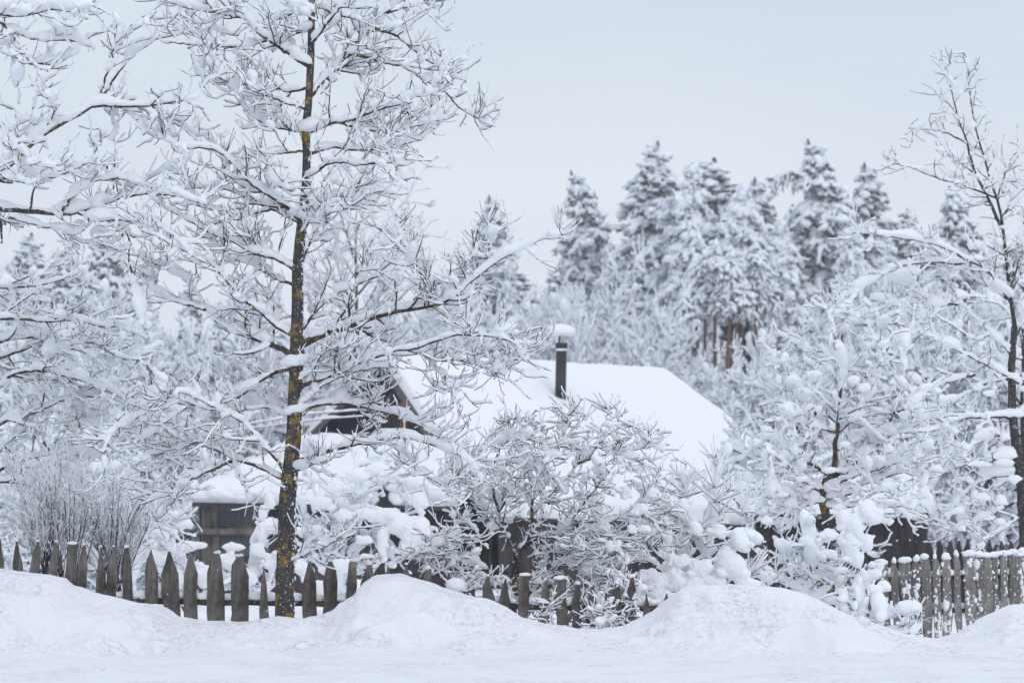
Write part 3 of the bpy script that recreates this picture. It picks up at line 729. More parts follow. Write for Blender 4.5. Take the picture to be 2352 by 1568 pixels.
# corrugated sheet roof: wavy edge over the wall
nu = 240; u = np.linspace(0, 1, nu); e0 = np.array([a[0] - .12, a[1] - .28, zl + .04]); e1 = np.array([b_[0] + .12, b_[1] - .28, zr + .04]); f0 = e0 + [0, 3.0, .22]; f1 = e1 + [.3, 3.0, .22]
rows = []
for k in range(5):
    s = k / 4; P_ = (e0 * (1 - s) + f0 * s)[None] * (1 - u[:, None]) + (e1 * (1 - s) + f1 * s)[None] * u[:, None]
    P_ = P_ + Z * (0.022 * np.sin(u * np.linalg.norm(e1 - e0) / 0.13 * 2 * np.pi))[:, None]; rows.append(P_)
v = np.concatenate(rows); v = np.concatenate([v, v - Z * 0.012]); i = (np.arange(4)[:, None] * nu + np.arange(nu - 1)[None]).ravel(); n_ = nu * 5
q = np.concatenate([np.stack([i, i + 1, i + nu + 1, i + nu], 1), np.stack([i, i + nu, i + nu + 1, i + 1], 1) + n_, np.stack([np.arange(nu - 1), np.arange(nu - 1) + n_, np.arange(1, nu) + n_, np.arange(1, nu)], 1)])
sr = MB().add(v, q).build('shed_roof', M['slate'], shed, True, origin=so)
v, q = roof_snow(f0 + Z * .03, f1 + Z * .03, e1 + Z * .03, e0 + Z * .03, 0.28, 120, 60, edge=0.2, seed=24, lump=0.07)
MB().add(v, q).build('roof_snow', M['snow_roof'], sr, True, origin=so)
# ==== END P2 ====
# ------------------------------------------------------------------ near trees
def tl(*p): return [(x / 2, y / 2) for x, y in p]
def bl(*p): return [(x / 2, 784 + y / 2) for x, y in p]
def trq(*p): return [(1176 + x / 2, y / 2) for x, y in p]
def br(*p): return [(1176 + x / 2, 784 + y / 2) for x, y in p]

def clumps(p, r, n, size, lift=0.6, level=2, tr=(0, 1), elong=1.3, amp=0.10):
    """lumps of snow sitting on random places of polylines"""
    if len(p) == 0 or n == 0: return np.zeros((0, 3)), np.zeros((0, 3), int)
    idx = rng.integers(0, len(p), n); t = rng.uniform(*tr, n)
    c, T = sample(p, idx, t); s = size * rng.gamma(4, 0.25, n) * 0.9
    s = np.clip(s, size * 0.35, size * 2.4)
    T = T * [1, 1, 0.6]; c = c + Z * (s * lift)[:, None]
    return blobs(c, np.stack([s * elong * rng.uniform(.8, 1.3, n), s * rng.uniform(.8, 1.1, n), s * rng.uniform(.75, 1.05, n)], 1), axis=T, level=level, amp=amp)

def meld(o, voxel, grain=.003):
    r = o.modifiers.new('meld', 'REMESH'); r.mode = 'VOXEL'; r.voxel_size = voxel; r.use_smooth_shade = True
    s_ = o.modifiers.new('soften', 'SMOOTH'); s_.factor = .5; s_.iterations = 2
    key = 'frost_grain'
    tx = bpy.data.textures.get(key) or bpy.data.textures.new(key, 'CLOUDS'); tx.noise_scale = .018; tx.noise_depth = 2
    d = o.modifiers.new('grain', 'DISPLACE'); d.texture = tx; d.strength = grain * 2; d.mid_level = .45; d.texture_coords = 'LOCAL'
    return o

def tufts(p, r, n, k, L, rmin=.0035):
    """brooms of short upright shoots springing from one node"""
    if n < 1 or len(p) == 0: return np.zeros((0, 5, 3)), np.zeros((0, 5))
    idx = rng.integers(0, len(p), n); c, T = sample(p, idx, rng.uniform(.25, 1, n))
    c = np.repeat(c, k, 0); T = np.repeat(T, k, 0); m = n * k
    d = norm(T * rng.uniform(.1, .8, (m, 1)) + rng.normal(0, .6, (m, 3)) + Z * rng.uniform(.2, .9, (m, 1))); ln = rng.uniform(*L, m)[:, None] / 4
    o = np.zeros((m, 5, 3)); o[:, 0] = c
    for j in range(1, 5): o[:, j] = o[:, j - 1] + d * ln; d = norm(d + Z * .12 + rng.normal(0, .07, (m, 3)))
    return o, rmin * np.linspace(1.25, .8, 5)[None] * np.ones((m, 1))

def build_limb(root, base, limb, rad, spec, barkm, twigm, name='limb', snowm='snow'):
    """limb (1,P,3) + procedural sub-branches -> limb mesh, twigs and snow as its sub-parts"""
    Ln = seglen(limb)[0]; sc = spec['s']
    W = Wood(); W2 = Wood()
    W.add(limb, rad, np.array([spec['t1']]), K=8, lump=0.36, frost=0.2)
    n2 = max(3, int(Ln * spec['d2'])); P2, R2, _ = grow(limb, rad, n2, spec['L2'], (30, 75), P=8, up=spec['up'], wig=0.13, tr=spec.get('tr', (0.12, 1.0)), rr=0.6, rmin=0.0042, taper=0.45, flatness=spec.get('flat', 0.45), tip=0.12)
    n3 = np.maximum(1, (seglen(P2) * spec['d3']).astype(int)); P3, R3, _ = grow(P2, R2, n3, spec['L3'], (25, 65), P=9, up=spec['up3'], wig=spec.get('wig', 0.13), tr=(0.15, 1.0), rr=0.65, rmin=0.0038, taper=0.3, tip=0.2)
    n4 = rng.poisson(spec['n4'], len(P3)); P4, R4, _ = grow(P3, R3, n4, spec['L4'], (25, 65), P=4, up=spec['up3'], wig=spec.get('wig', 0.12), tr=(0.2, 1.0), rr=0.8, rmin=0.003)
    # short spurs all along
    P5, R5, _ = grow(limb, rad, int(Ln * spec['spur']), (0.03, 0.10), (50, 90), P=4, up=0.6, wig=0.1, rr=0.3, rmin=0.0025)
    W.add(P2, R2, np.full(len(P2), spec['t2']) * rng.uniform(.7, 1.3, len(P2)), K=7, lump=0.28, frost=0.3)
    W2.add(P3, R3, np.full(len(P3), spec['t3']) * rng.uniform(.6, 1.4, len(P3)), K=6, lump=0.25, frost=0.34)
    W2.add(P4, R4, np.full(len(P4), spec['t4']) * rng.choice([.35, .8, 1.0, 1.3], len(P4)), K=5, lump=0.22, frost=0.36)
    W2.add(P5, R5, np.full(len(P5), spec['t4']) * rng.choice([.25, .6, 1.0], len(P5)), K=5, lump=0.22, frost=0.36)
    P6, R6 = tufts(P2, R2, int(len(P2) * spec.get('tuft', .24)), 5, spec.get('LT', (.07, .22)))
    W2.add(P6, R6, np.full(len(P6), spec['t4']) * rng.choice([.3, .7, 1.0, 1.2], len(P6)), K=5, lump=0.22, frost=0.36)
    v, q = tubes(limb, rad, 8); lo_ = MB().add(v, q).build(name, barkm, root, origin=base)
    mb = MB()
    for p_, r_, k in ((P2, R2, 5), (P3, R3, 4), (P4, R4, 3), (P5, R5, 3), (P6, R6, 3)):
        if len(p_): v, q = tubes(p_, r_, k); mb.add(v, q)
    mb.build('twigs', twigm, lo_, origin=base)
    mb = MB(); W.snow(mb)
    v, t = clumps(limb, rad, int(Ln * spec['c1']), spec['cs'] * 1.15, level=2, elong=1.9); mb.add(v, t=t)
    v, t = clumps(P2, R2, int(len(P2) * spec['c2']), spec['cs'], level=2, tr=(0.0, 0.9)); mb.add(v, t=t)
    meld(mb.build('snow_load', M[snowm], lo_, origin=base), spec.get('vox', .0075))
    mb = MB(); W2.snow(mb)
    v, t = clumps(P3, R3, int(len(P3) * spec['c3']), spec['cs'] * .6, level=2, tr=(0.0, 1), amp=.14); mb.add(v, t=t)
    mb.build('frost', M[snowm], lo_, origin=base)
    return lo_

def limb_rad(n, r0, r1): return (r0 + (r1 - r0) * np.linspace(0, 1, n) ** 0.8)[None]

SP = dict(s=1, t1=.017, t2=.0105, t3=.0062, t4=.0047, d2=14, L2=(.15, .45), up=.55, flat=.35, d3=15, L3=(.10, .30), up3=.6, n4=1.1, L4=(.05, .17), spur=14, c1=7, c2=1.1, c3=0.22, cs=.026)

TD = 22.15
main = thing('tree', 'tall straight tree with lichen spotted dark trunk standing in front of the picket fence', 'tree', tuple(at(655, 1420, TD)))
mbase = np.array(main.location)
trunk_px = [(654, 1450, 47), (654, 1340, 44), (657, 1250, 41), (660, 1150, 39), (667, 1085, 37), (675, 1000, 35), (678, 900, 33), (682, 790, 33), (684, 700, 27), (684, 620, 27), (690, 540, 24), (702, 430, 20), (705, 350, 19), (702, 300, 20), (709, 240, 17), (713, 150, 17), (715, 60, 16), (717, 0, 15), (722, -150, 12), (728, -350, 8), (735, -560, 3)]
tp = np.array([at(x, y, TD) for x, y, w_ in trunk_px]); tw_ = np.array([w_ for *_, w_ in trunk_px]) / F * TD / 2
nT = 90; s_ = np.linspace(0, len(tp) - 1, nT); ii = np.arange(len(tp))
tpp = np.stack([np.interp(s_, ii, tp[:, k]) for k in range(3)], 1); trr = np.interp(s_, ii, tw_) * (1 + rng.normal(0, .012, nT)); tpp[:, 1] += 0.02 * np.sin(s_ * 1.3)
v, q = tubes(tpp[None], trr[None], 20)
MB().add(v, q).build('trunk', M['trunk'], main, origin=mbase)
# snow plastered on the right flank of the trunk
n = 420; kk = rng.integers(0, 60, n); aa = rng.normal(0.15, .35, n); c = tpp[kk] + np.stack([np.cos(aa), -np.sin(aa) * 1.0, 0 * aa], 1) * trr[kk][:, None] * 0.98; c[:, 2] += rng.uniform(-.04, .04, n)
vv, t = blobs(c, rng.gamma(2, .0022, n)[:, None] * np.array([[1, 1, 1.6]]) + .0015, level=1, flat=1); MB().add(vv, t=t).build('stuck_snow', M['snow'], main, origin=mbase)

limbs = [  # (trace, r0, depth drift)
 (tl((1385, 305), (1300, 230), (1230, 180), (1170, 140), (1120, 60), (1075, -10)), .022, -.3),
 (tl((1225, 190), (1150, 205), (1080, 215), (1000, 215), (930, 210), (780, 195)), .008, -.5),
 (tl((1140, 90), (1060, 75), (1000, 60), (880, 45), (790, 15)), .010, -.3),
 (tl((1410, 440), (1480, 370), (1560, 290), (1620, 220), (1700, 130), (1780, 60), (1860, -20)), .023, .4),
 (tl((1580, 270), (1640, 235), (1700, 222), (1745, 260), (1768, 320)), .006, -.2),
 (tl((1600, 250), (1680, 260), (1760, 290), (1850, 300), (1950, 370), (2050, 420), (2110, 500), (2200, 550)), .014, .2),
 (tl((1720, 130), (1830, 170), (1900, 230), (1990, 300), (2110, 335)), .012, .5),
 (tl((1780, 60), (1840, 40), (1880, 30), (1990, 10), (2100, -10)), .010, .7),
 (tl((1415, 610), (1480, 580), (1560, 560), (1650, 545), (1740, 500), (1830, 480), (1900, 450), (1990, 400), (2050, 370)), .015, -.4),
 (tl((1560, 565), (1630, 585), (1700, 600), (1830, 600), (1960, 565), (2050, 545)), .009, .3),
 (tl((1405, 710), (1520, 670), (1600, 690), (1700, 690), (1830, 670), (1930, 640), (1980, 600)), .013, .6),
 (tl((1410, 820), (1500, 750), (1570, 745), (1650, 760), (1760, 740), (1850, 762)), .013, -.6),
 (tl((1400, 605), (1340, 597), (1270, 590), (1200, 560), (1130, 510), (1095, 465)), .012, .5),
 (tl((1390, 690), (1310, 700), (1240, 715), (1232, 780), (1270, 850), (1330, 875)), .010, -.4),
 (tl((1395, 400), (1330, 420), (1240, 400), (1150, 385), (1050, 390), (960, 350), (905, 345)), .012, .4),
 (tl((1385, 500), (1300, 470), (1230, 440), (1160, 420)), .010, -.5),
 (tl((1380, 1010), (1330, 960), (1280, 920), (1160, 850), (1090, 770), (1020, 700), (940, 680), (830, 680), (740, 635)), .022, -.5),
 (tl((1375, 1020), (1250, 960), (1150, 915), (1050, 870), (960, 860), (850, 870)), .016, .6),
 (tl((1240, 962), (1120, 990), (1040, 992), (960, 960), (860, 930)), .011, .1),
 (tl((1352, 1245), (1280, 1190), (1180, 1170), (1080, 1110), (980, 1080), (880, 1020), (780, 970), (690, 890)), .016, -.3),
 (tl((1352, 1310), (1290, 1290), (1230, 1260), (1150, 1210), (1060, 1190), (980, 1150)), .013, .7),
 (tl((1345, 1550), (1240, 1480), (1190, 1420), (1130, 1390), (1040, 1290), (960, 1200), (880, 1170), (760, 1100), (650, 1060)), .017, -.6),
 (tl((1345, 1630), (1200, 1565), (1060, 1520), (960, 1440), (920, 1370), (860, 1290), (800, 1230), (690, 1225)), .023, .3),
 (tl((945, 1425), (860, 1400), (760, 1370), (680, 1320), (640, 1265)), .010, .2),
 (tl((1365, 1240), (1410, 1150), (1440, 1070), (1500, 1000)), .011, -.3),
 (tl((1385, 1550), (1450, 1420), (1540, 1350), (1680, 1290), (1800, 1240), (1870, 1180), (1850, 1130), (1750, 1055)), .013, .5),
 (tl((1400, 960), (1460, 930), (1540, 900), (1640, 905), (1720, 880)), .010, .4),
 (tl((1385, 1080), (1430, 1000), (1500, 985), (1580, 960)), .008, -.5),
 (tl((1390, 1590), (1480, 1535), (1600, 1500), (1720, 1450), (1850, 1420), (1960, 1410), (2060, 1390), (2170, 1280), (2280, 1200), (2400, 1140), (2500, 1090), (2575, 1078)), .030, -.5),
 (tl((1880, 1415), (1960, 1345), (1990, 1310), (1900, 1230), (1870, 1150), (1830, 1070)), .011, -.4),
 (tl((1985, 1310), (2080, 1290), (2150, 1230), (2190, 1150)), .009, -.3),
 (tl((2200, 1260), (2240, 1180), (2260, 1080)), .007, -.2),
 ([(690, 888), (735, 872), (772, 860), (821, 837), (880, 811), (963, 799), (1035, 768), (1134, 771), (1185, 785), (1205, 825)], .017, -.7),
 ([(955, 800), (986, 827), (1019, 867), (1047, 893), (1033, 935)], .009, -.5),
 ([(986, 827), (1062, 827), (1108, 841), (1160, 862)], .008, -.4),
 ([(1150, 775), (1170, 810), (1180, 850)], .006, -.3),
 ([(684, 949), (722, 930), (772, 926), (824, 930), (871, 943), (920, 956), (970, 982), (1006, 1002), (1080, 1037), (1118, 1065)], .016, .4),
 (bl((1360, 560), (1400, 535), (1480, 510), (1600, 480), (1700, 460), (1830, 430), (1900, 450), (2000, 480), (2100, 530), (2200, 590)), .020, -.4),
 (bl((1790, 470), (1880, 530), (1920, 600), (2000, 640), (2080, 690)), .009, -.5),
 (bl((1360, 600), (1430, 567), (1490, 552)), .010, -.4),
 (bl((1345, 110), (1240, 150), (1150, 210), (1090, 260), (1000, 290), (850, 290), (720, 270), (680, 255)), .017, .4),
 (bl((1320, 620), (1260, 530), (1200, 460), (1130, 380), (1050, 330), (960, 290), (860, 240), (740, 230)), .017, -.5),
 (bl((1310, 640), (1200, 580), (1100, 545), (1000, 500), (880, 450), (800, 500), (700, 520)), .016, .5),
 (bl((1065, 550), (950, 600), (860, 640), (800, 700), (720, 720), (660, 745)), .012, .3),
 (bl((1080, 570), (1110, 640), (1135, 690)), .008, -.2),
 (bl((1130, 440), (1000, 435), (880, 470), (780, 520)), .008, .3),
 (bl((860, 300), (760, 370), (690, 430), (630, 460)), .008, .1),
 (bl((720, 275), (640, 340), (520, 410), (470, 510)), .008, -.3),
 (bl((1335, 1015), (1420, 970), (1500, 940), (1570, 890)), .009, -.3),
 (tl((1440, 200), (1500, 110), (1560, 40), (1640, -40)), .013, -.4),
 (tl((1425, 130), (1350, 160), (1300, 190), (1250, 240)), .007, .3),
 (tl((1430, 60), (1350, 60), (1290, 90), (1240, 80)), .008, .5),
 (tl((1440, 20), (1530, 60), (1580, 75), (1690, 110)), .010, .2),
 ([(680, 940), (740, 885), (790, 862), (850, 845), (905, 842)], .009, -.3),
 ([(684, 880), (720, 850), (740, 810), (790, 790)], .008, -.5), ([(684, 1010), (660, 960), (610, 930), (560, 940)], .008, .4),
]
def tx_at(y): return float(np.interp(y, [t[1] for t in trunk_px][::-1], [t[0] for t in trunk_px][::-1]))
for tr_, r0, dep in limbs:
    tr_ = list(tr_); x0_, y0_ = tr_[0]
    if abs(x0_ - tx_at(y0_)) < 26: tr_[0] = (tx_at(y0_), y0_ + 2)
    p = polys([tr_], TD, 26, off=[dep], jit=0.003)
    big = r0 > .012
    sp = dict(SP)
    if r0 >= .019: sp.update(t1=.025)
    if not big: sp.update(t1=.015, L2=(.12, .36), d2=18)
    build_limb(main, mbase, p, limb_rad(26, r0, .004), sp, M['bark'], M['twig'])

# the old tree whose trunk stands just outside the left edge
LD = 21.9
t2_ = thing('tree', 'large snow laden tree leaning in from the left edge with thick lichened boughs', 'tree', tuple(at(-230, 1420, LD)))
b2 = np.array(t2_.location)
tp2 = np.array([at(x, y, LD + .2) for x, y in ((-235, 1460), (-228, 1200), (-215, 950), (-190, 700), (-175, 480), (-160, 250), (-150, 0), (-140, -300))])
p = resample(tp2, 40, .006)[None]; v, q = tubes(p, limb_rad(40, .14, .05), 18); MB().add(v, q).build('trunk', M['trunk'], t2_, origin=b2)
SPL = dict(SP); SPL.update(t1=.024, t2=.014, t3=.0085, t4=.006, c2=1.0, d2=9, d3=13, L2=(.14, .36), cs=.028)
for tr_, r0, dep in [
 (tl((-370, 1150), (-60, 830), (60, 740), (150, 650), (240, 590), (340, 535), (430, 480), (560, 490), (680, 490), (780, 470), (900, 460)), .042, -.2),
 (tl((430, 482), (470, 400), (510, 300), (530, 170), (540, 80)), .010, -.2),
 (tl((500, 270), (600, 150), (700, 80)), .007, -.2),
 (tl((470, 440), (600, 260), (720, 180), (880, 150), (1030, 150)), .009, .3),
 (tl((150, 650), (210, 590), (260, 500), (235, 430)), .007, -.3),
 (tl((150, 650), (140, 560), (160, 450)), .008, .2),
 (tl((-40, 620), (60, 600), (90, 560), (60, 500)), .010, .1),
 (tl((0, 620), (90, 690), (170, 760), (240, 770)), .012, -.5),
 (tl((90, 740), (150, 800), (240, 820), (330, 780), (430, 740)), .008, -.3),
 (tl((-370, 960), (-60, 940), (60, 965), (180, 975), (300, 985), (400, 965), (500, 930), (590, 900), (650, 840), (740, 790), (810, 755)), .036, .2),
 (tl((270, 975), (350, 890), (430, 830), (560, 820), (640, 850)), .011, .0),
 (tl((520, 870), (528, 700), (520, 530)), .006, .1),
 (tl((430, 830), (425, 740), (440, 650), (500, 620)), .006, -.1),
 (tl((460, 985), (560, 1030), (600, 1100), (590, 1200), (620, 1350), (680, 1500)), .010, .0),
 (tl((360, 980), (450, 1020), (540, 1010), (700, 1030), (800, 1080), (880, 1180)), .010, -.3),
 (tl((40, 1000), (160, 1030), (280, 1060), (360, 1110), (500, 1130)), .009, .3),
 (tl((590, 900), (700, 890), (820, 900), (940, 940)), .009, -.4),
 (tl((700, 490), (780, 560), (860, 600), (960, 640)), .008, .2),
 (tl((560, 495), (640, 560), (660, 620)), .006, -.2),
 (tl((-330, 300), (-60, 180), (80, 250), (180, 300), (290, 290), (380, 200)), .016, .3),
 (tl((-330, 100), (-60, 60), (100, 80), (230, 40), (330, 60), (400, 90)), .014, -.3),
 (tl((-60, 60), (60, 150), (200, 190), (330, 180), (430, 230)), .012, .0),
 (tl((-60, 210), (40, 250), (130, 290), (220, 330)), .010, -.4),
 (tl((-60, 900), (0, 820), (60, 830), (130, 850)), .010, -.4),
 ]:
    p = polys([tr_], LD, 26, off=[dep], jit=.004); sp = dict(SPL)
    if r0 < .011: sp.update(t1=.016, L2=(.10, .30))
    if r0 > .03: sp.update(d2=7, spur=7, t1=.03)
    build_limb(t2_, b2, p, limb_rad(26, r0, .004), sp, M['bark'], M['twig'])
# dry leaves still hanging
c = np.array([at(x, y, LD + rng.uniform(-.4, .3)) for x, y in ((150, 398), (203, 505), (281, 540), (120, 705), (175, 960), (182, 978), (330, 630), (60, 480), (98, 940), (246, 385))])
vv, t = blobs(c, np.tile([[.010, .002, .016]], (len(c), 1)), level=1, flat=1); MB().add(vv, t=t).build('dry_leaves', M['leaf'], t2_, origin=b2)

# ------------------------------------------------------------------ generic shrubs / crowns grown inside a traced frame
def plant(name, label, cat, D, traces, spec, bark='bark', twig='twig', snow='snow', trunk=None, trunk_r=None, base=None, part='limb', group=None, top=None):
    bx = base or (trunk[0] if trunk else traces[0][0][0])
    root = thing(name, label, cat, tuple(at(bx[0], bx[1], D)), group); b0 = np.array(root.location)
    if trunk:
        p = resample(np.array([at(x, y, D) for x, y in trunk]), 50, .004)[None]
        v, q = tubes(p, limb_rad(50, *trunk_r), 14); MB().add(v, q).build('trunk', M[bark], root, origin=b0)
    for tr_, r0, dep in traces:
        p = polys([list(tr_)], D, 20, off=[dep], jit=.004)
        sp_ = spec
        if top is not None and min(y for x, y in tr_) < top: sp_ = dict(spec, t1=.010, t2=.0085, t3=.0065, d2=12, L2=(.12, .36), d3=11, c1=3, c2=.6, cs=.022, tuft=.15, t4=.0055)
        build_limb(root, b0, p, limb_rad(20, r0, .004), sp_, M[bark], M[twig], part, snow)
    return root

# dense tangled fruit tree, lower left
SPB = dict(SP); SPB.update(t1=.022, t2=.013, t3=.008, t4=.006, d2=14, L2=(.18, .48), up=.1, up3=.15, d3=16, L3=(.08, .22), n4=1.0, c1=6, c2=1.0, c3=.25, cs=.032, flat=0.1)
plant('fruit_tree', 'dense tangled fruit tree smothered in snow at the left edge behind the fence', 'tree', 24.6,
 [(bl((-100, 300), (60, 140), (200, 130), (420, 190), (560, 260), (700, 330)), .022, -.3),
  (bl((-100, 120), (40, 60), (150, 20), (300, 20), (420, 60)), .018, .5),
  (bl((-100, 420), (30, 360), (150, 330), (300, 260), (450, 250), (640, 280)), .022, .0),
  (bl((-100, -100), (60, -110), (180, -90), (330, -100), (450, -70), (560, -60)), .018, -.5),
  (bl((-100, -230), (60, -250), (160, -250), (300, -290), (380, -320)), .014, .3),
  (bl((-80, 560), (30, 480), (120, 380), (170, 250), (200, 130)), .016, .6),
  (bl((-60, 620), (60, 560), (200, 520), (330, 510), (480, 540)), .014, .3),
  (bl((-60, 640), (100, 650), (230, 690), (330, 740)), .012, -.2),
  (bl((-100, 30), (80, -20), (200, -20), (350, -10), (480, 30), (600, 120)), .015, .8),
  (bl((300, 260), (380, 330), (450, 400), (480, 480)), .010, .1),
  (bl((200, 460), (260, 560), (360, 640), (420, 700)), .010, .2)],
 SPB, trunk=[(-140, 1460), (-130, 1250), (-90, 1000), (-60, 800), (-50, 600)], trunk_r=(.09, .03))

# upright dark stemmed shrub behind the left pickets
def stems(name, label, cat, D, bases, spread, n, H, r, th, bark='darktwig', snow='snow', group=None, n3=8):
    c = at(bases[0][0], bases[0][1], D); root = thing(name, label, cat, tuple(c), group); b0 = np.array(root.location)
    cen = np.array([at(*bases[i % len(bases)], D) for i in range(n)]) + rng.normal(0, .03, (n, 3)) * [1, 1, 0]
    d = norm(np.stack([rng.normal(0, spread, n), rng.normal(0, spread, n), np.ones(n)], 1)); P = 10; out = np.zeros((n, P, 3)); out[:, 0] = cen; Ls = rng.uniform(*H, n)
    for k in range(1, P): out[:, k] = out[:, k - 1] + d * (Ls / (P - 1))[:, None]; d = norm(d + rng.normal(0, .05, (n, 3)) + d * [0.06, 0.06, 0])
    R = r * np.linspace(1, .35, P)[None] * np.ones((n, 1)); W = Wood(); W.add(out, R, np.full(n, th), K=5, frost=.35, lump=.5)
    p2, r2, _ = grow(out, R, n3, (.1, .4), (15, 40), P=6, up=.4, wig=.06, rmin=.002, tr=(.25, 1)); W.add(p2, r2, np.full(len(p2), th * .8), K=4, frost=.5, lump=.5)
    p3, r3, _ = grow(p2, r2, 2, (.04, .15), (20, 45), P=4, up=.3, wig=.06, rmin=.0018, tr=(.2, 1)); W.add(p3, r3, np.full(len(p3), th * .7), K=4, frost=.6, lump=.5)
    W.bark(MB()).build('stems', M[bark], root, origin=b0); W.snow(MB()).build('snow_load', M[snow], root, origin=b0); return root
stems('shrub', 'leafless shrub of many thin dark upright stems behind the leftmost pickets', 'shrub', 23.3, [(105, 1330), (120, 1330), (95, 1340), (140, 1345), (170, 1345)], .16, 52, (.5, 1.02), .0055, .0048)
stems('shrub', 'second clump of thin bare upright stems between the leftmost shrub and the wide pickets', 'shrub', 23.6, [(255, 1370), (270, 1370)], .2, 34, (.5, 1.0), .0045, .003)

# large fruit bush in the middle
SPC = dict(SP); SPC.update(t1=.016, t2=.010, t3=.0062, t4=.005, d2=25, L2=(.12, .32), up=.25, up3=.2, d3=24, L3=(.09, .26), n4=1.2, L4=(.04, .13), c1=3, c2=.8, c3=.2, cs=.026, flat=0.0, spur=8, tuft=.06, wig=.22)
plant('fruit_bush', 'broad snow clogged fruit bush with dark crooked stems overhanging the middle of the fence', 'bush', 23.35,
 [(br((30, 1000), (50, 930), (100, 880), (90, 800), (100, 700), (60, 560), (40, 450)), .020, -.2),
  (br((60, 950), (110, 895), (200, 880), (300, 890), (420, 850), (560, 760), (690, 620)), .016, .3),
  (br((60, 1180), (130, 1110), (200, 1040), (300, 1000), (330, 950), (300, 900)), .020, -.4),
  (br((200, 1030), (380, 1000), (520, 960), (640, 900)), .014, .2),
  (br((0, 1080), (20, 980), (-40, 860), (-60, 780), (-140, 640), (-200, 560)), .016, .4),
  (br((-40, 860), (-160, 900), (-260, 920), (-380, 960)), .012, -.4),
  (br((-20, 1060), (-160, 1040), (-280, 1000), (-400, 960)), .012, -.5),
  (br((-60, 780), (-100, 640), (-60, 500), (10, 410), (40, 350)), .012, .1),
  (br((100, 700), (160, 560), (230, 460), (250, 380), (255, 340)), .011, -.1),
  (br((90, 800), (220, 650), (330, 540), (430, 450), (470, 390), (490, 350)), .012, .3),
  (br((300, 560), (420, 520), (560, 500), (650, 480)), .010, -.2),
  (br((150, 1100), (280, 1160), (380, 1220), (500, 1290)), .011, -.5),
  (br((420, 860), (500, 960), (520, 1060), (480, 1160)), .010, -.4),
  (br((-140, 640), (-200, 650), (-240, 630)), .008, -.2),
  (br((220, 900), (300, 780), (380, 680), (450, 600)), .010, -.5),
  (br((-60, 780), (30, 640), (100, 560), (180, 540)), .009, -.5),
  (br((560, 760), (640, 820), (700, 900)), .009, .0),
  (br((300, 1010), (400, 1080), (460, 1180), (560, 1250)), .010, -.4),
  (br((150, 1090), (200, 1180), (300, 1260), (420, 1300)), .010, -.8), (br((60, 1100), (120, 1180), (180, 1260)), .008, -.7), (br((330, 1000), (380, 1100), (370, 1220), (400, 1310)), .009, -.8), (br((-60, 1060), (-120, 1130), (-220, 1150)), .008, -.7), (br((420, 1040), (500, 1130), (580, 1180)), .009, -.6)],
 SPC, trunk=[(1170, 1460), (1178, 1400), (1186, 1330), (1190, 1290)], trunk_r=(.035, .024))
# ==== END P3 ====
HAZE = 0.0014
# ------------------------------------------------------------------ snowed-up bushes between fence and cottage
SPM = dict(SP); SPM.update(t1=.03, t2=.021, t3=.013, t4=.009, d2=12, L2=(.18, .5), up=.05, up3=-.1, d3=10, L3=(.1, .28), n4=.6, L4=(.05, .14), c1=7, c2=1.2, c3=.3, cs=.045, flat=.1, spur=8)
def masses(root, D, items, dens=1.0, mat='snow'):
    """big pillows of snow: (x, y, rx, ry) in picture units at depth D"""
    b0 = np.array(root.location)
    mb = MB()
    for (x, y, rx, ry) in items:
        k = D / F; c = at(x, y, D); m_ = min(rx, ry)
        v, t = pillow(c, np.array([rx, m_ * .9, ry]) * k * .85, 3, amp=.17); mb.add(v, t=t)
        for j in range(5):
            a = rng.uniform(0, 6.28); o = np.array([math.cos(a) * rx, -m_ * rng.uniform(-.3, .5), math.sin(a) * ry]) * k * rng.uniform(.6, 1.0)
            v, t = pillow(c + o, np.array([1.15, 1, .85]) * m_ * k * rng.uniform(.22, .5), 3, amp=.17); mb.add(v, t=t)
    meld(mb.build('snow_pillow', M[mat], root, origin=b0), .010 if D < 26 else .013, .008)

b = plant('bush', 'bush bowed under heavy pillows of snow against the boarded porch wall', 'bush', 31.0,
 [(bl((1560, 1150), (1580, 950), (1560, 840), (1540, 790), (1650, 775), (1780, 800), (1880, 850), (1950, 930)), .018, -.2),
  (bl((1560, 1150), (1500, 900), (1480, 760), (1420, 650), (1400, 560)), .016, .3),
  (bl((1500, 900), (1600, 760), (1680, 680), (1760, 640), (1850, 660)), .014, .4),
  (bl((1480, 760), (1560, 640), (1640, 580), (1720, 560)), .012, .3),
  (bl((1560, 1150), (1640, 960), (1760, 880), (1760, 980), (1780, 1040)), .012, -.3),
  (bl((1560, 1150), (1420, 980), (1400, 840), (1380, 740)), .014, .0),
  (bl((1560, 1000), (1500, 940), (1450, 860)), .012, -.4),
  (bl((1560, 960), (1640, 880), (1720, 900), (1800, 960)), .012, -.1),
  (bl((1620, 1150), (1600, 1050), (1540, 980)), .010, .2)],
 SPM, base=(780, 1400))
masses(b, 30.6, [(925, 1205, 42, 30), (955, 1222, 36, 34), (885, 1185, 36, 20), (845, 1178, 34, 14), (940, 1255, 28, 24), (878, 1262, 12, 30), (880, 1232, 14, 24), (962, 1150, 18, 30), (838, 1240, 20, 14), (770, 1120, 34, 20), (740, 1155, 30, 20), (820, 1095, 34, 18), (868, 1078, 30, 16), (905, 1085, 32, 20), (965, 1105, 40, 22), (790, 1185, 22, 16), (735, 1100, 24, 12)], mat='snow_roof')
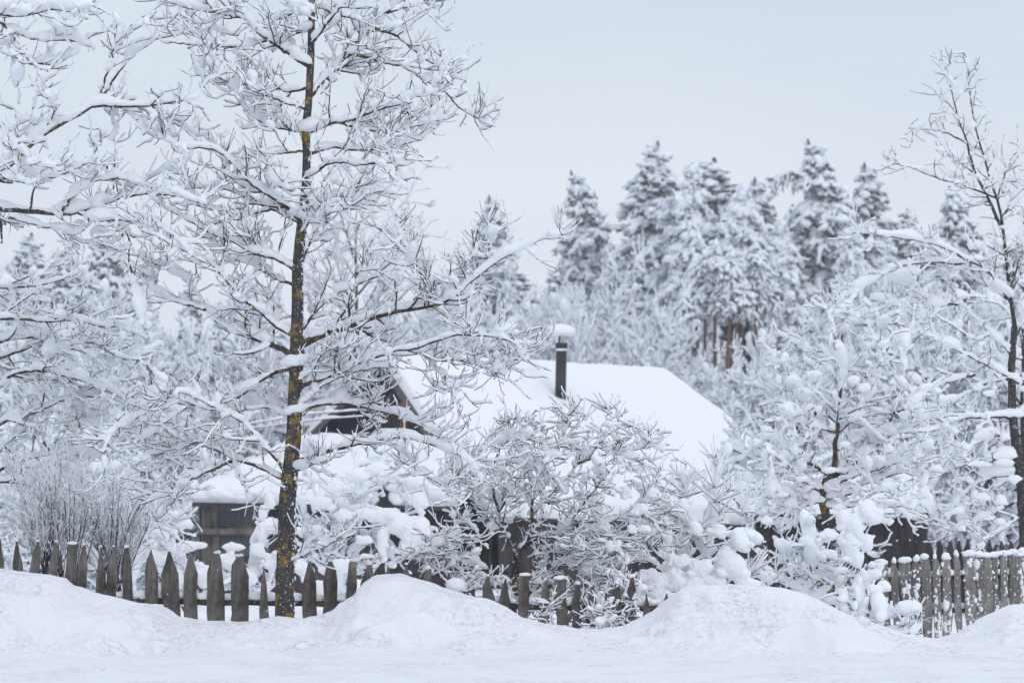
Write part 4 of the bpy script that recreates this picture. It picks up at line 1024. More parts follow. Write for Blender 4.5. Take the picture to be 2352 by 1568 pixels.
b = plant('bush', 'low snow heaped bush below the porch window behind the wide pickets', 'bush', 29.0,
 [(bl((1000, 1250), (980, 1160), (1000, 1110), (1060, 1090)), .010, -.2),
  (bl((1100, 1250), (1140, 1060), (1190, 920), (1235, 830)), .009, .2),
  (bl((1120, 1250), (1170, 1020), (1200, 900), (1260, 870)), .010, -.2),
  (bl((900, 1250), (860, 1050), (780, 960), (700, 880), (640, 860)), .014, .0),
  (bl((900, 1250), (820, 1090), (800, 980), (790, 920)), .012, .3),
  (bl((860, 1250), (740, 1060), (640, 980), (560, 930)), .012, -.3),
  (bl((800, 1250), (720, 1020), (730, 900), (760, 820)), .010, .4),
  (bl((1200, 1250), (1240, 1100), (1260, 1000)), .009, -.2)],
 dict(SPM, L2=(.12, .3), L3=(.06, .16), c2=.8), base=(480, 1410))
masses(b, 28.8, [(425, 1205, 22, 14), (405, 1190, 20, 20), (455, 1252, 24, 10), (535, 1256, 26, 10), (600, 1225, 12, 22), (603, 1180, 10, 20), (430, 1255, 26, 14), (618, 1150, 14, 22), (520, 1290, 30, 20), (565, 1330, 30, 22), (460, 1320, 34, 26), (620, 1290, 16, 24), (350, 1250, 20, 12), (330, 1235, 24, 14), (370, 1220, 22, 18), (590, 1260, 18, 20), (400, 1330, 20, 20), (700, 1310, 24, 24), (780, 1300, 30, 20), (740, 1350, 30, 20), (825, 1350, 20, 20)], mat='snow_roof')
SPF = dict(SPM); SPF.update(t1=.016, t2=.012, t3=.009, t4=.008, d2=12, d3=12, L2=(.2, .5), L3=(.1, .25), up=.3, up3=.3, c2=.8, cs=.035)
plant('bush', 'tall frosted bush with arching twigs behind the left pickets', 'bush', 27.5,
 [(bl((560, 1200), (500, 900), (420, 760), (330, 680), (200, 640)), .013, .2), (bl((580, 1200), (560, 900), (560, 700), (620, 560), (700, 500)), .013, -.2),
  (bl((600, 1200), (640, 900), (720, 760), (830, 690)), .012, .2), (bl((540, 1200), (440, 960), (320, 860), (200, 800)), .012, .0), (bl((590, 1200), (600, 1000), (700, 860), (800, 820)), .010, .1),
  (bl((570, 1200), (480, 800), (430, 640), (440, 480)), .012, .4), (bl((540, 1200), (340, 1050), (180, 980), (60, 960)), .011, .3)],
 SPF, base=(280, 1400))

# spiky young shrubs right of the fruit bush
SPS = dict(SP); SPS.update(t1=.018, t2=.013, t3=.0075, t4=.006, d2=15, L2=(.12, .34), up=.25, up3=.1, d3=8, L3=(.08, .22), n4=.3, c1=9, c2=1.6, c3=.3, cs=.036, flat=.1, spur=6)
def spikes(root, D, tips, n=9, L=(.18, .34), spread=.8, seed_up=.8):
    b0 = np.array(root.location); W = Wood(); allp = []
    for (x, y) in tips:
        c = at(x, y, D); d = norm(np.stack([rng.normal(0, spread, n), rng.normal(0, spread * .5, n), np.abs(rng.normal(seed_up, .35, n))], 1)); ln = rng.uniform(*L, n); P = 7; o = np.zeros((n, P, 3)); o[:, 0] = c + rng.normal(0, .01, (n, 3))
        for k in range(1, P): o[:, k] = o[:, k - 1] + d * (ln / (P - 1))[:, None]; d = norm(d + rng.normal(0, .035, d.shape))
        allp.append(o)
    o = np.concatenate(allp); R = np.full(o.shape[:2], .0045) * np.linspace(1, .7, 7)
    v, q = tubes(o, R, 4); MB().add(v, q).build('shoots', M['twig'], root, origin=b0)
    v, q = snow_tubes(o, R, np.full(len(o), .0075), K=5, lump=.2, frost=.55, lift=.9); MB().add(v, q).build('shoot_frost', M['snow'], root, origin=b0)
b = plant('sapling', 'snow weighted young shrub with long straight spiky shoots beside the fruit bush', 'shrub', 24.2,
 [(br((900, 1300), (880, 1080), (900, 900), (930, 700), (960, 560)), .014, .2), (br((860, 1300), (800, 1050), (780, 900), (780, 740), (785, 600)), .012, .2),
  (br((860, 1250), (760, 1100), (640, 1010), (540, 1000)), .012, -.2), (br((900, 1200), (960, 1000), (1040, 900), (1100, 930)), .012, -.2),
  (br((880, 1100), (800, 960), (700, 900), (620, 860)), .010, .2), (br((900, 1000), (840, 860), (760, 800), (680, 780)), .010, .0), (br((900, 1250), (1000, 1100), (1080, 1060), (1160, 1100)), .012, .1)],
 SPS, base=(1620, 1400))
spikes(b, 24.1, [(1570, 1130), (1566, 1145), (1640, 1150), (1645, 1120), (1652, 1180), (1600, 1230), (1560, 1255), (1705, 1180), (1560, 1310), (1690, 1330), (1720, 1320), (1620, 1250)])
masses(b, 23.7, [(1500, 1345, 34, 34), (1490, 1325, 22, 20), (1680, 1300, 36, 30), (1665, 1275, 26, 20), (1700, 1320, 24, 22), (1610, 1305, 36, 22), (1560, 1290, 28, 16), (1545, 1330, 30, 24), (1590, 1340, 34, 20), (1640, 1335, 28, 16), (1572, 1160, 18, 16), (1700, 1240, 26, 30), (1650, 1220, 22, 16), (1600, 1215, 18, 20), (1530, 1270, 20, 20), (1720, 1340, 30, 16), (1530, 1235, 16, 16)])
b2_ = bpy.data.objects['fruit_bush']
spikes(b2_, 23.3, [(1240, 985), (1195, 995), (1400, 950), (1395, 940), (1470, 985), (1450, 1000), (1490, 1030), (1500, 1060), (1340, 960), (1120, 1010)], n=4, L=(.10, .2))
masses(b2_, 23.2, [(1400, 975, 13, 9), (1210, 1070, 13, 16), (1445, 1045, 22, 11), (1465, 1075, 25, 12), (1420, 1060, 17, 8), (1295, 1120, 11, 16), (1435, 1130, 17, 14), (1470, 1170, 20, 13), (1360, 1150, 17, 16), (1400, 1260, 13, 16), (1430, 1290, 15, 16), (1390, 1210, 13, 11), (1330, 1010, 13, 8), (1480, 1215, 18, 11), (1375, 1075, 18, 9), (1170, 1150, 8, 8), (1040, 1180, 8, 12), (1500, 1130, 17, 12), (1250, 1050, 13, 8), (1450, 1215, 11, 12)], dens=.8)

# snowed sapling and small young spruce in front of the shed
b = plant('young_spruce', 'small spiky young spruce poking up in front of the dark shed', 'young tree', 24.6,
 [(br((1300, 1400), (1330, 1200), (1360, 1060), (1370, 960), (1350, 830)), .009, .0), (br((1360, 1060), (1420, 1000), (1480, 980)), .006, -.1), (br((1350, 1080), (1290, 1010), (1250, 960)), .006, .1), (br((1335, 1150), (1240, 1100), (1170, 1060)), .006, .0), (br((1340, 1120), (1420, 1080), (1500, 1100)), .006, .1), (br((1320, 1200), (1240, 1190), (1150, 1180)), .006, .0), (br((1320, 1200), (1400, 1190), (1470, 1210)), .006, .0)],
 SPS, base=(1840, 1400))
spikes(b, 24.6, [(1858, 1270), (1845, 1285), (1872, 1262), (1810, 1300), (1830, 1320), (1890, 1300), (1780, 1310)], n=6, L=(.1, .24), spread=.6)
b = plant('young_spruce', 'small frosted spruce standing in the hollow before the plastered right fence', 'young tree', 23.6,
 [(br((1600, 1480), (1600, 1300), (1598, 1200), (1596, 1100)), .008, .0), (br((1600, 1220), (1640, 1190), (1690, 1150)), .005, .0), (br((1600, 1260), (1660, 1250), (1710, 1235)), .005, -.1), (br((1600, 1240), (1550, 1200), (1510, 1160)), .005, .1), (br((1600, 1340), (1680, 1290), (1740, 1260), (1800, 1240)), .006, .0), (br((1650, 1400), (1740, 1330), (1830, 1340)), .006, .0), (br((1600, 1380), (1540, 1330), (1480, 1290)), .006, .0), (br((1700, 1430), (1760, 1370), (1850, 1370)), .006, .1)],
 SPS, base=(1976, 1440))
masses(b, 23.9, [(1990, 1175, 22, 28), (2008, 1190, 20, 20), (1962, 1210, 24, 40), (1952, 1250, 20, 40), (1966, 1285, 18, 22), (1905, 1228, 20, 16), (1990, 1245, 18, 26), (1985, 1325, 24, 18), (2005, 1320, 22, 16), (1975, 1345, 20, 14), (1940, 1195, 20, 24), (1930, 1310, 16, 12), (2020, 1300, 12, 10)])

plant('bush', 'snow filled bush hiding the lower middle of the shed wall', 'bush', 34.0,
 [([(1880, 1420), (1850, 1330), (1820, 1280), (1790, 1250)], .012, .0), ([(1890, 1420), (1890, 1320), (1880, 1260)], .012, .2), ([(1900, 1420), (1930, 1320), (1960, 1270), (2000, 1250)], .012, -.2), ([(1870, 1420), (1800, 1340), (1760, 1310), (1730, 1300)], .011, .1), ([(1890, 1380), (1930, 1300), (1940, 1240)], .010, .3), ([(1900, 1420), (1990, 1340), (2040, 1320)], .011, .1)],
 SPF, base=(1890, 1430))

# fruit trees on the right
SPR = dict(SP); SPR.update(t1=.022, t2=.016, t3=.0105, t4=.008, d2=13, L2=(.16, .45), up=.1, up3=.15, d3=11, L3=(.1, .28), n4=.7, L4=(.05, .15), c1=7, c2=1.0, c3=.3, cs=.036, flat=.0, spur=10)
r1 = plant('fruit_tree', 'rounded snow heavy fruit tree with forked trunk in front of the shed', 'tree', 28.0,
 [(br((1430, 690), (1500, 600), (1620, 530), (1700, 440), (1755, 330), (1750, 280), (1700, 230), (1640, 150)), .030, .3),
  (br((1480, 590), (1490, 420), (1505, 280), (1520, 190), (1500, 100), (1480, -40), (1440, -160)), .028, -.3),
  (br((1470, 620), (1380, 560), (1300, 560), (1230, 600), (1150, 680)), .018, -.5),
  (br((1480, 480), (1400, 340), (1320, 290), (1280, 265), (1240, 270)), .016, .5),
  (br((1320, 420), (1280, 330), (1240, 260), (1220, 190)), .012, .0),
  (br((1400, 340), (1300, 220), (1250, 120), (1230, 60)), .013, -.5),
  (br((1490, 420), (1580, 330), (1640, 250), (1680, 120), (1700, 20)), .013, -.4),
  (br((1755, 330), (1800, 200), (1790, 60), (1820, -60)), .013, .4),
  (br((1700, 440), (1800, 420), (1880, 370), (1960, 330)), .012, -.3),
  (br((1440, 720), (1340, 760), (1240, 790), (1130, 830)), .014, .3),
  (br((1440, 740), (1320, 720), (1220, 690), (1150, 650)), .014, -.4),
  (br((1450, 700), (1560, 680), (1660, 640), (1780, 600), (1880, 620)), .014, -.5),
  (br((1440, 760), (1540, 760), (1640, 740), (1740, 760), (1820, 800)), .014, .2),
  (br((1505, 280), (1420, 180), (1350, 80), (1330, 0)), .012, .3),
  (br((1500, 600), (1600, 600), (1700, 560), (1780, 500)), .012, .2),
  (br((1440, 720), (1360, 660), (1260, 490), (1190, 450), (1150, 430)), .013, .1),
  (br((1520, 190), (1600, 100), (1660, 0), (1720, -100)), .011, .0),
  (br((1440, 700), (1520, 640), (1640, 600), (1760, 560), (1860, 540)), .013, -.7), (br((1450, 720), (1540, 700), (1640, 690), (1760, 690)), .012, -.8), (br((1430, 700), (1340, 640), (1260, 560), (1190, 520)), .012, -.7),
  (br((1490, 420), (1400, 400), (1320, 380), (1260, 340)), .011, -.6), (br((1500, 500), (1600, 450), (1660, 380)), .010, .5), (br((1430, 690), (1340, 690), (1240, 700), (1140, 740)), .012, .6), (br((1755, 330), (1830, 300), (1900, 230)), .010, .2)],
 SPR, trunk=[(1905, 1440), (1905, 1330), (1908, 1260), (1905, 1210), (1890, 1160), (1891, 1120), (1905, 1090), (1918, 1075)], trunk_r=(.06, .036))
masses(r1, 27.4, [(1905, 1080, 20, 9), (2010, 1165, 22, 14), (1760, 985, 14, 10), (1735, 1015, 14, 9), (1815, 870, 15, 9), (1870, 858, 22, 9), (1985, 890, 15, 11), (1960, 872, 15, 9), (1925, 1165, 16, 10), (1840, 1100, 16, 8), (1800, 1135, 14, 8), (2040, 1195, 14, 10), (1720, 1095, 12, 14), (1880, 940, 10, 10), (1940, 1020, 14, 8), (1760, 1195, 16, 10)], dens=.7)
SPR2 = dict(SPR); SPR2.update(t2=.013, t3=.009, t4=.007, cs=.032, d2=12, L2=(.14, .42), up=.35, up3=.3)
r2_ = plant('tree', 'leaning tree with two thin tall leaders reaching into the sky at the right edge', 'tree', 31.0,
 [([(2332, 760), (2316, 640), (2308, 560), (2296, 470), (2270, 400), (2235, 270), (2226, 200), (2222, 132)], .026, .0),
  ([(2300, 520), (2262, 440), (2240, 400), (2222, 330), (2200, 270), (2185, 200), (2170, 155)], .020, -.2),
  ([(2290, 455), (2225, 430), (2160, 412), (2110, 392), (2045, 367)], .012, -.4),
  ([(2225, 330), (2160, 300), (2120, 298), (2088, 295)], .009, .3),
  ([(2205, 270), (2180, 240), (2150, 215)], .006, .0), ([(2240, 400), (2200, 370), (2150, 345)], .008, -.3),
  ([(2318, 640), (2352, 600), (2390, 560)], .014, .2), ([(2292, 450), (2315, 380), (2345, 330)], .009, .1), ([(2300, 500), (2340, 440), (2380, 410)], .012, .3),
  ([(2325, 700), (2270, 620), (2210, 590), (2150, 560), (2060, 545), (1960, 535)], .016, -.6),
  ([(2320, 690), (2240, 640), (2180, 600), (2140, 560)], .012, .4),
  ([(2230, 610), (2150, 600), (2060, 610), (1980, 660), (1930, 720)], .012, -.4),
  ([(2330, 960), (2280, 955), (2200, 962), (2150, 985), (2110, 1000)], .020, -.5),
  ([(2200, 962), (2160, 1010), (2100, 1030)], .012, -.3),
  ([(2330, 1050), (2260, 1060), (2200, 1070), (2130, 1100), (2070, 1130)], .016, -.4),
  ([(2345, 1100), (2300, 1090), (2240, 1110), (2190, 1160), (2150, 1190)], .014, .3),
  ([(2340, 880), (2290, 850), (2230, 820), (2170, 790), (2110, 760)], .015, -.3),
  ([(2330, 820), (2270, 760), (2210, 700), (2170, 640)], .013, .2),
  ([(2340, 1150), (2280, 1180), (2220, 1210), (2160, 1220)], .013, .1),
  ([(2350, 1180), (2300, 1220), (2260, 1240)], .010, -.2),
  ([(2330, 780), (2370, 700), (2420, 620)], .014, -.2), ([(2340, 950), (2400, 900), (2440, 860)], .016, .2), ([(2170, 790), (2120, 740), (2060, 700), (2000, 690)], .010, .0),
  ([(2240, 860), (2170, 880), (2110, 900), (2060, 880)], .012, -.2), ([(2110, 760), (2060, 780), (2010, 820)], .009, .2), ([(2200, 700), (2130, 690), (2060, 640)], .010, .3)],
 SPR2, trunk=[(2368, 1440), (2352, 1200), (2342, 1080), (2328, 980), (2322, 880), (2326, 800), (2330, 750)], trunk_r=(.075, .034), bark='twig', top=500)
masses(r2_, 30.2, [(2230, 952, 28, 7), (2250, 1065, 26, 9), (2310, 1062, 26, 9), (2150, 1078, 16, 10), (2200, 1172, 16, 10), (2130, 1155, 18, 11), (2270, 902, 16, 8), (2060, 1095, 15, 10), (2330, 1100, 16, 10), (2300, 1150, 15, 13), (2260, 1142, 18, 10), (2210, 1212, 12, 8)], dens=.7)
SPR3 = dict(SPR2); SPR3.update(d2=9, d3=9)
plant('tree', 'second dark stemmed tree at the far right edge behind the leaning tree', 'tree', 33.5,
 [([(2352, 900), (2350, 760), (2348, 640), (2352, 480)], .03, 0), ([(2352, 760), (2300, 700), (2240, 680), (2170, 700)], .013, .2), ([(2350, 1000), (2280, 1000), (2200, 1040), (2140, 1060)], .014, -.2), ([(2354, 1080), (2270, 1130), (2200, 1180), (2120, 1200)], .014, .1), ([(2352, 860), (2260, 880), (2180, 930), (2090, 940)], .014, 0), ([(2350, 660), (2310, 600), (2280, 560)], .01, 0), ([(2352, 940), (2240, 780), (2140, 720), (2080, 600)], .014, 0)],
 SPR3, trunk=[(2362, 1440), (2358, 1200), (2354, 1050), (2352, 900)], trunk_r=(.08, .04), bark='twig')

# ------------------------------------------------------------------ conifers beyond
def conifer_mesh(seed, H=12.0, R=2.3, crown=.12, lean=.0, droop=1.0, nb=130, thick=.15, bend=0.0):
    global rng
    keep = rng; rng = np.random.default_rng(seed)
    nT = 30; zt = np.linspace(0, H, nT); tx = bend * np.clip((zt / H - .75) / .25, 0, 1) ** 2 + lean * zt / H + .06 * np.sin(zt * .7 + seed); tp_ = np.stack([tx, .05 * np.cos(zt * .6), zt], 1)[None]
    tr__ = (np.linspace(.17, .018, nT))[None]
    n = nb; t = crown + (1 - crown) * rng.random(n) ** .9 * 0.975 ; t = np.sort(t); p, T = sample(tp_, np.zeros(n, int), t)
    k = (t - crown) / (1 - crown); Rl = R * (1 - k) ** .86 * np.clip(.55 + k * 3, 0, 1) * rng.uniform(.4, 1.2, n) + .10
    az = rng.uniform(0, 2 * np.pi, n); el = np.interp(k, [0, .6, 1], [-.05, .25, .8]) + rng.normal(0, .15, n)
    d = np.stack([np.cos(az) * np.cos(el), np.sin(az) * np.cos(el), np.sin(el)], 1); P = 9; o = np.zeros((n, P, 3)); o[:, 0] = p
    for i in range(1, P):
        o[:, i] = o[:, i - 1] + d * (Rl / (P - 1))[:, None]
        d = norm(d - Z * (droop * (.16 + .10 * (1 - k)) * (i < P - 2))[:, None] + rng.normal(0, .06, d.shape))
    r = np.linspace(.03, .008, P)[None] * np.clip(Rl / 1.5, .3, 1.2)[:, None]
    cnt = np.clip((Rl * 7).astype(int), 2, 13)
    o2, r2, _ = grow(o, r, cnt, (.22, .62), (35, 75), P=6, up=-.9 * droop, wig=.14, tr=(.0, 1), rr=.6, rmin=.006, plen=.5, flatness=.5)
    wood = MB(); v, q = tubes(tp_, tr__, 8)
    trunk = (v, q); v, q = tubes(o, r, 5); wood.add(v, q)
    # needles: many small dark tufts around the twigs
    allp = np.concatenate([o2]); m = len(allp) * 10; idx = rng.integers(0, len(allp), m); c, T = sample(allp, idx, rng.uniform(.05, 1, m))
    m1 = len(o) * 14; i1 = rng.integers(0, len(o), m1); c1, T1 = sample(o, i1, rng.uniform(.2, 1, m1)); ct, Tt = sample(tp_, np.zeros(160, int), rng.uniform(.9, 1, 160)); c = np.concatenate([c, c1, ct]); T = np.concatenate([T, T1, Tt]); m = len(c)
    d = norm(T * .6 + rng.normal(0, .55, (m, 3)) - Z * .35); ln = (rng.uniform(.08, .2, m) * np.clip((H - c[:, 2]) / 1.2, .4, 1))[:, None]; s = norm(np.cross(d, rng.normal(0, 1, (m, 3)))); wv = rng.uniform(.014, .032, m)[:, None]
    a = c - s * wv; b = c + s * wv; e = c + d * ln; f = c + np.cross(d, s) * wv * 1.5
    v = np.stack([a, b, f, e], 1).reshape(-1, 3); i0 = np.arange(m)[:, None] * 4; tt = np.concatenate([i0 + [0, 1, 3], i0 + [1, 2, 3], i0 + [2, 0, 3]], 0)
    needles = (v, tt)
    sn = MB(); v, q = snow_tubes(o2, r2, thick * rng.uniform(.35, 1.0, len(o2)) * .55, K=6, lump=.35, frost=.35, lift=1.0); sn.add(v, q)
    v, q = snow_tubes(o, r, np.full(len(o), thick * .5), K=6, lump=.4, frost=.3, lift=1.0); sn.add(v, q)
    nc = int(len(o2) * 1.15); idx = rng.integers(0, len(o2), nc); c, T = sample(o2, idx, rng.uniform(0, .9, nc)); s = thick * rng.uniform(.45, 1.25, nc) * np.clip((H - c[:, 2]) / 2.0, .3, 1)
    vv, t_ = blobs(c + Z * (s * .5)[:, None], np.stack([s * 1.35, s * .95, s * .62], 1), axis=T * [1, 1, .8], level=1, amp=.12); sn.add(vv, t=t_)
    rng = keep
    def me(mb, nm, mat):
        ob = mb.build(nm, mat); return ob
    A = me(MB().add(*trunk), 'trunk', M['pinebark' if crown > .3 else 'sprucebark']); Bq = me(wood, 'branches', M['twig']); Cn = me(MB().add(needles[0], t=needles[1]), 'needles', M['needle']); Dn = me(sn, 'snow_load', M['snow_far'])
    return [A, Bq, Cn, Dn]

def dup_tree(parts, name, label, cat, loc, rot, sc, group=None, first=False, kind=None):
    r_ = thing(name, label, cat, loc, group); r_.rotation_euler = (0, 0, rot); r_.scale = sc if hasattr(sc, '__len__') else (sc, sc, sc)
    for p in parts:
        c = p if first else p.copy()
        if not first: COL.objects.link(c)
        c.parent = r_
    return r_

PH = 12.0
kinds = {
 'spruceA': conifer_mesh(11, R=2.6, crown=.10, nb=270, droop=1.0),
 'spruceB': conifer_mesh(12, R=2.9, crown=.12, nb=270, droop=1.25, bend=-.5),
 'pineC': conifer_mesh(13, R=2.4, crown=.34, nb=200, droop=1.5, thick=.19),
 'pineD': conifer_mesh(14, R=2.0, crown=.72, nb=110, droop=1.6, thick=.2, lean=.5),
 'pineF': conifer_mesh(16, R=1.5, crown=.83, nb=80, droop=1.2, thick=.15, lean=.25),
 'spruceE': conifer_mesh(15, R=2.0, crown=.06, nb=230, droop=.9, thick=.13),
}
used_k = set()
GC = 'conifers of the wood beyond the cottage'
def con(kind, x, ytop, D, label, wide=1.0, rot=None, yb=None, name=None):
    zt_ = at(x, ytop, D)[2]; zb_ = -1.1 if yb is None else yb; s = (zt_ - zb_) / PH
    p = at(x, ytop, D); first = kind not in used_k; used_k.add(kind)
    dup_tree(kinds[kind], name or ('spruce_tree' if 'spruce' in kind else 'pine_tree'), label, 'tree', (p[0], D, zb_), rng.uniform(0, 6.28) if rot is None else rot, (s * wide * 1.22, s * wide * 1.22, s), GC, first)
    return (p[0], D, zb_)
con('spruceA', 1122, 450, 108, 'spruce with narrow top standing alone left of the gap in the wood', 1.05)
con('spruceB', 1345, 392, 104, 'spruce with nodding crooked tip, first tall one right of the gap', .95, rot=0.0)
con('spruceA', 1508, 325, 100, 'tallest dark spruce with pointed top left of centre in the right wood', 1.15)
con('spruceE', 1465, 470, 103, 'short spruce leaning on the left side of the tallest spruce', 1.4)
con('pineC', 1588, 375, 98, 'rounded pine with white top between the tallest spruce and the spire topped spruce', .9)
con('spruceE', 1643, 362, 101, 'spruce with thin spire top in the middle of the right wood', 1.9)
con('pineD', 1670, 440, 97, 'drooping pine with reddish lower trunk under the spire topped spruce', 1.0)
con('spruceA', 1732, 408, 103, 'slender spruce with knobbed tip just left of the gap before the hook branched one', 1.1)
con('pineD', 1760, 520, 98, 'low spreading pine with bare reddish trunk filling below the slender spruce', 1.0)
con('spruceE', 1822, 470, 106, 'small thin spruce under the long hooked branch', 1.3)
hook = con('spruceB', 1893, 322, 99, 'tall dark spruce with a long hooked branch reaching left', 1.05, rot=0.4)
con('pineD', 1620, 520, 95, 'pine with bare trunk at the left end of the dark gap', .8)
con('pineC', 1810, 560, 94, 'pine bowed low beneath the hook branched spruce', .95)
con('pineC', 1540, 450, 99, 'pine overlapping the right side of the tallest spruce', .9)
con('pineD', 1700, 480, 100, 'broad pine between the spire topped spruce and the slender spruce', .9)
con('spruceB', 1930, 450, 101, 'spruce close on the right of the hook branched one', .9)
con('pineC', 2040, 560, 99, 'round pine right of the pointed spruce', .9)
con('pineC', 1400, 560, 101, 'low pine between the crooked tipped and the tallest spruce', .8)
con('spruceA', 1984, 375, 104, 'pointed spruce right of the hook branched spruce', 1.2)
con('pineC', 1950, 520, 97, 'pine heavy with snow below the pointed spruce', 1.0)
con('spruceA', 1600, 560, 113, 'shadowed spruce deep in the wood behind the bare pine trunks, left', 1.2)
con('spruceB', 1690, 570, 114, 'shadowed spruce deep in the wood behind the bare pine trunks, middle', 1.2)
con('spruceA', 1780, 560, 113, 'shadowed spruce deep in the wood behind the bare pine trunks, right', 1.2)
for x, y, D_, w_ in ((1612, 585, 84, 'leftmost, leaning'), (1650, 560, 85, 'second from the left'), (1684, 575, 83, 'middle, straightest'), (1710, 600, 86, 'thinner, right of the straightest'), (1738, 570, 84, 'rightmost')):
    con('pineF', x, y, D_, 'bare reddish trunked pine in the dark gap, ' + w_, .9 if x != 1710 else .65)
con('spruceE', 2090, 480, 110, 'tiny distant spruce tip showing between the right hand trees', 1.3)
con('spruceB', 2192, 425, 100, 'dark spruce behind the leaning tree at the right', 1.0)
con('pineC', 2140, 620, 96, 'low pine behind the fruit tree on the right', 1.0)
con('pineD', 2260, 560, 99, 'wide pine behind the tall leaders at the right', 1.0)
con('spruceA', 2370, 500, 101, 'spruce cut by the right edge of the picture', 1.1)
con('spruceE', 1278, 615, 120, 'small distant spruce standing in the gap of the wood', 1.5)
con('spruceE', 1190, 610, 112, 'small spruce right of the lone narrow topped spruce', 1.8)
con('pineC', 1080, 620, 106, 'pine behind the long right bough of the big tree', .9)
con('spruceB', 230, 515, 92, 'dark spruce seen through the left boughs, tallest on the left', 1.1)
con('spruceA', 70, 535, 95, 'spruce at the far left seen between the snowy boughs', 1.2)
con('spruceA', 150, 560, 90, 'spruce between the two taller left ones', 1.1)
con('pineC', 320, 600, 92, 'pine right of the tallest spruce on the left', 1.0)
con('spruceA', -30, 560, 92, 'spruce cut by the left edge of the picture', 1.1)
con('pineC', 440, 660, 72, 'low dark bushy pine left of the trunk of the big tree', .9)
con('pineC', 505, 690, 78, 'dark pine half hidden behind the low dark bushy pine', .8)
con('pineC', 580, 640, 95, 'pine just left of the trunk of the big tree', 1.0)

# its long hooked bough: built in world space, then parented with the inverse of the tree's transform
o1 = np.array([resample(np.array([at(1897, 470, 99), at(1862, 415, 98.8), at(1820, 398, 98.6), at(1788, 408, 98.5), at(1768, 432, 98.5)]), 14, .01)]); r1_ = np.linspace(.06, .02, 14)[None]
o2_, r2x, _ = grow(o1, r1_, 26, (.3, .75), (40, 85), P=6, up=-1.6, wig=.12, tr=(.1, 1), rmin=.008)
mbh = MB(); v, q = tubes(o1, r1_, 6); mbh.add(v, q); v, q = tubes(o2_, r2x, 4); mbh.add(v, q)
mbs = MB(); v, q = snow_tubes(o1, r1_, np.array([.09]), K=6, lump=.3); mbs.add(v, q); v, q = snow_tubes(o2_, r2x, np.full(len(o2_), .06), K=6, lump=.3, frost=.5); mbs.add(v, q)
m_ = 420; idx = rng.integers(0, len(o2_), m_); c, T = sample(o2_, idx, rng.uniform(0, 1, m_)); d = norm(T + rng.normal(0, .5, (m_, 3)) - Z * .3); s_n = norm(np.cross(d, rng.normal(0, 1, (m_, 3)))) * .025
i0 = np.arange(m_)[:, None] * 3
mbn = MB().add(np.stack([c - s_n, c + s_n, c + d * .2], 1).reshape(-1, 3), t=i0 + [0, 1, 2])
hook_root = [o for o in bpy.data.objects if o.get('label', '').startswith('tall dark spruce with a long hooked')][0]
bpy.context.view_layer.update(); inv = hook_root.matrix_world.inverted()
bough = mbh.build('hooked_bough', M['sprucebark'], hook_root); bough.matrix_parent_inverse = inv
for mb_, nm, mt in ((mbs, 'snow_load', 'snow_far'), (mbn, 'needles', 'needle')): mb_.build(nm, M[mt], bough)

# the frosted birch
SPB2 = dict(SP); SPB2.update(t1=.02, t2=.02, t3=.018, t4=.016, d2=5, L2=(.6, 1.8), up=.5, up3=.1, d3=4.5, L3=(.25, .8), n4=1.2, L4=(.12, .4), c1=.3, c2=.1, c3=.0, cs=.05, flat=0.0, spur=3)
plant('birch_tree', 'fine twigged hoary birch standing behind the big tree', 'tree', 66.0,
 [([(820, 800), (819, 700), (818, 600), (818, 500), (822, 440)], .055, .0), ([(819, 640), (850, 560), (890, 510), (940, 450)], .03, .6), ([(819, 610), (790, 520), (770, 450), (760, 400)], .03, -.6), ([(819, 680), (870, 620), (910, 560), (950, 530)], .03, -.5), ([(819, 700), (770, 640), (740, 560), (720, 500)], .03, .5), ([(818, 540), (840, 470), (850, 420), (880, 400)], .02, .2), ([(819, 730), (870, 700), (930, 660), (980, 640)], .025, .3), ([(820, 740), (780, 700), (730, 680)], .02, -.3)],
 SPB2, trunk=[(822, 1160), (821, 1000), (820, 850), (819, 760)], trunk_r=(.11, .06), snow='snow_far')

# ------------------------------------------------------------------ frosted shrubs filling the middle distance
def shrub_mesh(seed, n=16, H=2.2, sp=.6, th=.03):
    global rng
    keep = rng; rng = np.random.default_rng(seed); P = 9
    cen = rng.normal(0, .15, (n, 3)) * [1, 1, 0]; d = norm(np.stack([rng.normal(0, sp, n), rng.normal(0, sp, n), np.ones(n)], 1)); L_ = rng.uniform(.7, 1.15, n) * H; o = np.zeros((n, P, 3)); o[:, 0] = cen
    for k in range(1, P): o[:, k] = o[:, k - 1] + d * (L_ / (P - 1))[:, None]; d = norm(d + rng.normal(0, .1, d.shape) + d * [.15, .15, -.05])
    R = .022 * np.linspace(1, .25, P)[None] * np.ones((n, 1))
    p2, r2, _ = grow(o, R, 15, (.3, .9), (25, 65), P=7, up=.3, wig=.13, rmin=.006, tr=(.15, 1)); p3, r3, _ = grow(p2, r2, 9, (.12, .4), (25, 65), P=5, up=.2, wig=.12, rmin=.005, tr=(.15, 1))
    p4, r4, _ = grow(p3, r3, 1, (.08, .2), (25, 60), P=3, up=.2, wig=.1, rmin=.004, tr=(.2, 1))
    a = MB(); sn = MB()
    for p, r, t_, K in ((o, R, th * 1.1, 6), (p2, r2, th, 6), (p3, r3, th * .8, 5), (p4, r4, th * .6, 4)):
        v, q = tubes(p, r, 3 if K < 6 else 4); a.add(v, q); v, q = snow_tubes(p, r, t_ * rng.uniform(.5, 1.2, len(p)), K=K, lump=.3, frost=.45); sn.add(v, q)
    v, t_ = clumps(p2, r2, int(len(p2) * 1.6), .042, level=1); sn.add(v, t=t_)
    rng = keep
    return [a.build('branches', M['twig']), sn.build('snow_load', M['snow_far'])]
